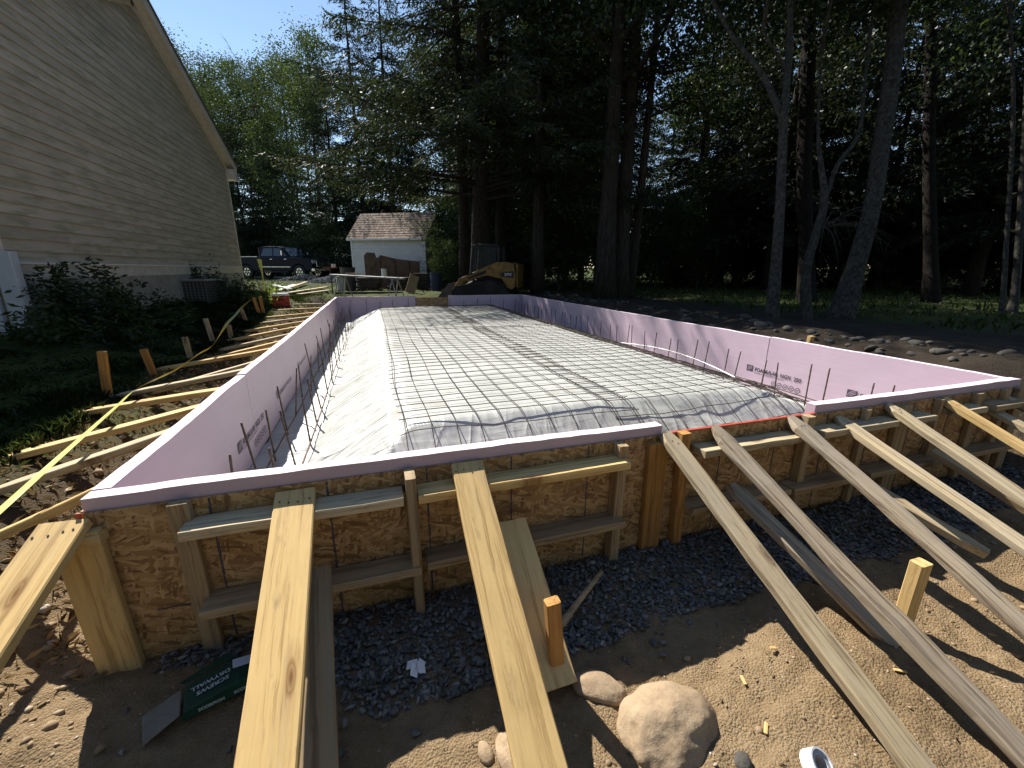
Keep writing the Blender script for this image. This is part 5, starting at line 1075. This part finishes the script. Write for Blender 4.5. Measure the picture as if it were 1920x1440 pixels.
# ------------------------------------------------------------------ pickup truck (local: x forward, y left, z up)
def truck():
    P0 = at_z(465, 520, 28.0); P1 = at_z(563, 522, 27.2); P0.z = H(P0.x, P0.y); P1.z = H(P1.x, P1.y); X = Vector((P1.x-P0.x, P1.y-P0.y, 0)); wb = X.length; X.normalize(); Y = Vector((-X.y, X.x, 0)); k = wb/3.75
    zz = (P0.z+P1.z)/2+.03; root = empty('pickup_truck', (P0.x, P0.y, zz), 'dark blue crew cab pickup truck parked beyond the house corner', 'truck')
    Mt = Matrix(((X.x*k, Y.x*k, 0, P0.x), (X.y*k, Y.y*k, 0, P0.y), (0, 0, k, zz), (0, 0, 0, 1))) @ Matrix.Translation((0, .95, 0))
    pt = NT('dark_blue_paint'); pt.setp(Base_Color=(.006, .008, .018, 1), Roughness=.35); pt.p.inputs['Specular IOR Level'].default_value = .12
    gl = NT('tinted_glass'); gl.setp(Base_Color=(.03, .04, .05, 1), Roughness=.06); gl.p.inputs['Specular IOR Level'].default_value = .8
    chm = simple('chrome', (.6, .6, .6), .2, .05, 5, 0, metal=.9); rub = simple('tyre_rubber', (.02, .02, .021), .85, .2, 20, .2); bk = simple('black_plastic', (.02, .02, .02), .6, .2, 20, .1)
    def wheelcut(cx, r, n=9): return [(cx+r*math.cos(a), .42+r*math.sin(a)) for a in np.linspace(math.pi, 0, n)]
    low = [(-1.25, .62)]+[(-.47, .50)]+[(x, z) for x, z in wheelcut(0, .47) if z > .5]+[(.47, .48), (3.28, .48)]+[(x, z) for x, z in wheelcut(3.75, .47) if z > .5]+[(4.22, .5), (4.62, .5), (4.70, .85), (4.66, 1.12), (4.45, 1.22), (3.2, 1.30), (-1.25, 1.30)]
    MB().prism(low, -.98, .98, 'y', Mt).build('body', pt.m, root, bevel=.03)
    cab = [(.95, 1.29), (3.25, 1.29), (2.55, 1.86), (2.3, 1.93), (1.25, 1.93), (1.02, 1.86)]
    q = MB(); V = [Mt @ Vector((x, s*(.93-.16*max(0, (z-1.3)/.63)), z)) for s in (-1, 1) for x, z in cab]; n = len(cab); q.add(V, [tuple(range(n)), tuple(reversed(range(n, 2*n)))]+[(i, i+n, (i+1) % n+n, (i+1) % n) for i in range(n)]); q.build('cab', pt.m, root, bevel=.02)
    for s in (-1, 1):
        def pane(poly, nme):
            q = MB(); q.add([Mt @ Vector((x, s*(.937-.16*max(0, (z-1.3)/.63)), z)) for x, z in poly], [tuple(range(len(poly)))]); q.build(nme, gl.m, root)
        pane([(1.15, 1.36), (1.95, 1.36), (1.95, 1.82), (1.3, 1.82)], 'rear_window'); pane([(2.03, 1.36), (2.95, 1.36), (2.5, 1.80), (2.03, 1.82)], 'front_window')
        MB().box((.98, s*1.0-.012, .70), (3.2, s*1.0+.012, .735), Mt).build('side_trim', chm, root); MB().box((.95, s*1.02-.09, .40), (3.1, s*1.02+.06, .46), Mt).build('running_board', bk, root, bevel=.01)
        m = MB().box((2.83, s*1.16-.09, 1.38), (2.93, s*1.16+.09, 1.66), Mt); m.build('mirror', chm, root, bevel=.02)
        for x in (1.9, 2.9): MB().box((x-.08, s*.985-.012, 1.16), (x+.08, s*.985+.016, 1.19), Mt).build('door_handle', chm, root)
        for x in (.98, 1.99, 3.0): MB().box((x-.006, s*.981-.002, .55), (x+.006, s*.981+.002, 1.29), Mt).build('door_gap', bk, root)
        hl = MB().box((4.50, s*.78-.17, .92), (4.705, s*.78+.17, 1.12), Mt).build('headlight', simple('lamp_lens', (.7, .7, .68), .15, .05, 5, 0), root, bevel=.02)
        for cx in (0, 3.75):
            Mw = Mt @ Matrix.Translation((cx, s*.86, .42)) @ Matrix.Rotation(math.pi/2, 4, 'X'); wr = ring(.24, .42, .13, Mw, 28).build('wheel', rub, root, bevel=.02)
            rim = ring(.0, .245, .10, Mw, 20).build('rim', chm, None); rim.parent = wr; rim.matrix_parent_inverse = Matrix()
            hb = MB(); 
            for i in range(6): hb.box((-.03, .06, -.125), (.03, .21, .125), Mw @ Matrix.Rotation(i*math.pi/3, 4, 'Z'))
            ho = hb.build('spokes', bk, None); ho.parent = wr; ho.matrix_parent_inverse = Matrix()
    q = MB(); q.add([Mt @ Vector(p) for p in ((3.19, -.84, 1.33), (3.19, .84, 1.33), (2.6, .74, 1.84), (2.6, -.74, 1.84))], [(0, 1, 2, 3)]); q.build('windshield', gl.m, root).location += Vector((X.x*.02, X.y*.02, .02))
    q = MB(); q.add([Mt @ Vector(p) for p in ((.965, -.8, 1.36), (.965, .8, 1.36), (1.02, .72, 1.80), (1.02, -.72, 1.80))], [(0, 1, 2, 3)]); q.build('back_window', gl.m, root).location -= Vector((X.x*.03, X.y*.03, 0))
    MB().box((4.66, -.58, .72), (4.725, .58, 1.10), Mt).build('grille', chm, root, bevel=.01); MB().box((4.55, -.96, .46), (4.80, .96, .66), Mt).build('bumper', chm, root, bevel=.03); MB().box((-1.36, -.9, .5), (-1.2, .9, .66), Mt).build('rear_bumper', chm, root, bevel=.02)
    MB().box((-1.25, -1.0, 1.30), (.92, -.86, 1.335), Mt).build('bed_rail', chm, root, bevel=.008); MB().box((-1.25, .86, 1.30), (.92, 1.0, 1.335), Mt).build('bed_rail', chm, root, bevel=.008)
truck()

# ------------------------------------------------------------------ tracked skid loader (local: x forward, y left)
def loader():
    P = at_z(908, 540, 14.3); P.z = H(P.x, P.y)-.02; root = empty('skid_loader', P, 'yellow and black tracked skid loader parked behind the back wall', 'loader')
    f = (at_z(860, 540, 14.5)-at_z(950, 540, 14.2)); f.z = 0; f.normalize(); lf_ = Vector((-f.y, f.x, 0)); k = .84
    Mt = Matrix(((f.x*k, lf_.x*k, 0, P.x), (f.y*k, lf_.y*k, 0, P.y), (0, 0, k, P.z), (0, 0, 0, 1)))
    yl = simple('machine_yellow', (.27, .155, .038), .6, .4, 6, .08); bk = simple('machine_black', (.022, .022, .024), .55, .25, 15, .1); st = simple('worn_bucket_steel', (.14, .12, .10), .55, .3, 6, .2, metal=.4); rb = simple('track_rubber', (.025, .023, .021), .9, .3, 15, .4); gls = simple('cab_mesh_grey', (.05, .06, .06), .5, .2, 20, 0)
    for s in (-1, 1):
        y0, y1 = (s*.92-.2, s*.92+.2); n = 10
        poly = [(.75+.28*math.cos(a), .30+.28*math.sin(a)) for a in np.linspace(-math.pi/2, math.pi/2*.8, n)]+[(-.45+.34*math.cos(a), .55+.24*math.sin(a)) for a in np.linspace(math.pi/2, math.pi*.95, 6)]+[(-1.05+.22*math.cos(a), .24+.22*math.sin(a)) for a in np.linspace(math.pi*.8, math.pi*1.5, 6)]
        tk = MB().prism(poly, y0, y1, 'y', Mt).build('track', rb, root, bevel=.02)
        for (cx, cz, r) in ((.75, .30, .2), (-1.05, .25, .15), (-.5, .52, .2), (-.6, .16, .1), (-.2, .16, .1), (.2, .16, .1)):
            w_ = ring(.03, r, .215, Mt @ Matrix.Translation((cx, s*.92, cz)) @ Matrix.Rotation(math.pi/2, 4, 'X'), 18).build('track_wheel', bk, None); w_.parent = tk; w_.matrix_parent_inverse = Matrix()
        for i in range(14): MB().box((-1.0+.14*i, y0-.005, -.005), (-.94+.14*i, y1+.005, .03), Mt).build('track_lug', rb, root)
        arm = [(-1.42, .55), (-1.30, .42), (-1.12, .50), (-.92, .82), (-.3, .95), (.55, .72), (.72, .50), (.80, .18), (1.0, .18), (.98, .56), (.78, .82), (.55, .93), (-.35, 1.30), (-.72, 1.44), (-1.10, 1.46), (-1.36, 1.36), (-1.44, 1.0)]
        MB().prism(arm, s*.82-.07, s*.82+.07, 'y', Mt).build('lift_arm', yl, root, bevel=.015)
        a_ = s*.82+s*.0725
        def decal(poly, nme, mt, e=0): q = MB(); q.add([Mt @ Vector((x, a_+s*(.004+e), z)) for x, z in poly], [tuple(range(len(poly)))]); return q.build(nme, mt, root)
        decal([(-.9, .92), (-1.36, .86), (-1.39, 1.12), (-1.05, 1.10), (-.85, 1.02)], 'dark_decal', bk)
        decal([(-.28, 1.02), (.42, .80), (.45, .86), (.1, 1.0), (-.25, 1.14), (-.32, 1.12)], 'dark_decal', bk); decal([(.2, 1.0), (.48, .93), (.42, 1.0), (.25, 1.06)], 'dark_decal', bk)
        t_ = link('lettering', text_mesh('277C', .13, .003), WP, root, Mt @ Matrix.Translation((-1.02 if s > 0 else -1.33, a_+s*.0085, .95)) @ Matrix.Rotation(math.pi if s > 0 else 0, 4, 'Z') @ Matrix.Rotation(math.pi/2, 4, 'X'))
        q = MB(); q.tube([Mt @ Vector((-.9, s*.7, .75)), Mt @ Vector((.2, s*.7, .85))], .04, 8); q.build('lift_cylinder', bk, root)
    MB().prism([(-1.38, .45), (.55, .3), (.62, .62), (.1, .85), (-.2, 1.25), (-1.1, 1.38), (-1.42, 1.2)], -.66, .66, 'y', Mt).build('body', bk, root, bevel=.03)
    MB().box((-1.50, -.72, .5), (-1.425, .72, 1.38), Mt).build('rear_door', yl, root, bevel=.02)
    cp = [(-.72, 1.15), (.28, .75), (.42, .95), (.30, 2.02), (.20, 2.08), (-.62, 2.08), (-.72, 1.98)]
    for s in (-1, 1):
        for (p, q_) in zip(cp, cp[1:]+cp[:1]): m = MB(); m.tube([Mt @ Vector((p[0], s*.52, p[1])), Mt @ Vector((q_[0], s*.52, q_[1]))], .045, 6); m.build('cab_post', bk, root)
        m = MB()
        for i in range(15):
            x = -.66+i*.066; z0 = 1.2-.45*max(0, (x+.72)); m.tube([Mt @ Vector((x, s*.525, max(z0, .9))), Mt @ Vector((x+.0, s*.525, 2.03))], .007, 4, False)
        for i in range(14): z = 1.15+.065*i; m.tube([Mt @ Vector((-.68, s*.525, z)), Mt @ Vector((.34, s*.525, z))], .007, 4, False)
        m.build('side_screen', gls, root)
    MB().box((-.70, -.55, 2.05), (.28, .55, 2.12), Mt).build('cab_roof', bk, root, bevel=.02)
    MB().box((-.62, -.48, .9), (-.5, .48, 1.9), Mt).build('seat_back', bk, root, bevel=.02)
    bp = [(1.02, .05), (1.75, .02), (1.78, .06), (1.20, .16), (1.14, .42), (1.20, .62), (1.10, .66), (1.0, .4)]
    MB().prism(bp, -.93, .93, 'y', Mt).build('bucket', st, root, bevel=.008)
    for s in (-1, 1): MB().prism([(1.0, .05), (1.72, .04), (1.2, .64), (1.08, .66)], s*.93-.015, s*.93+.015, 'y', Mt).build('bucket_side', st, root)
loader()
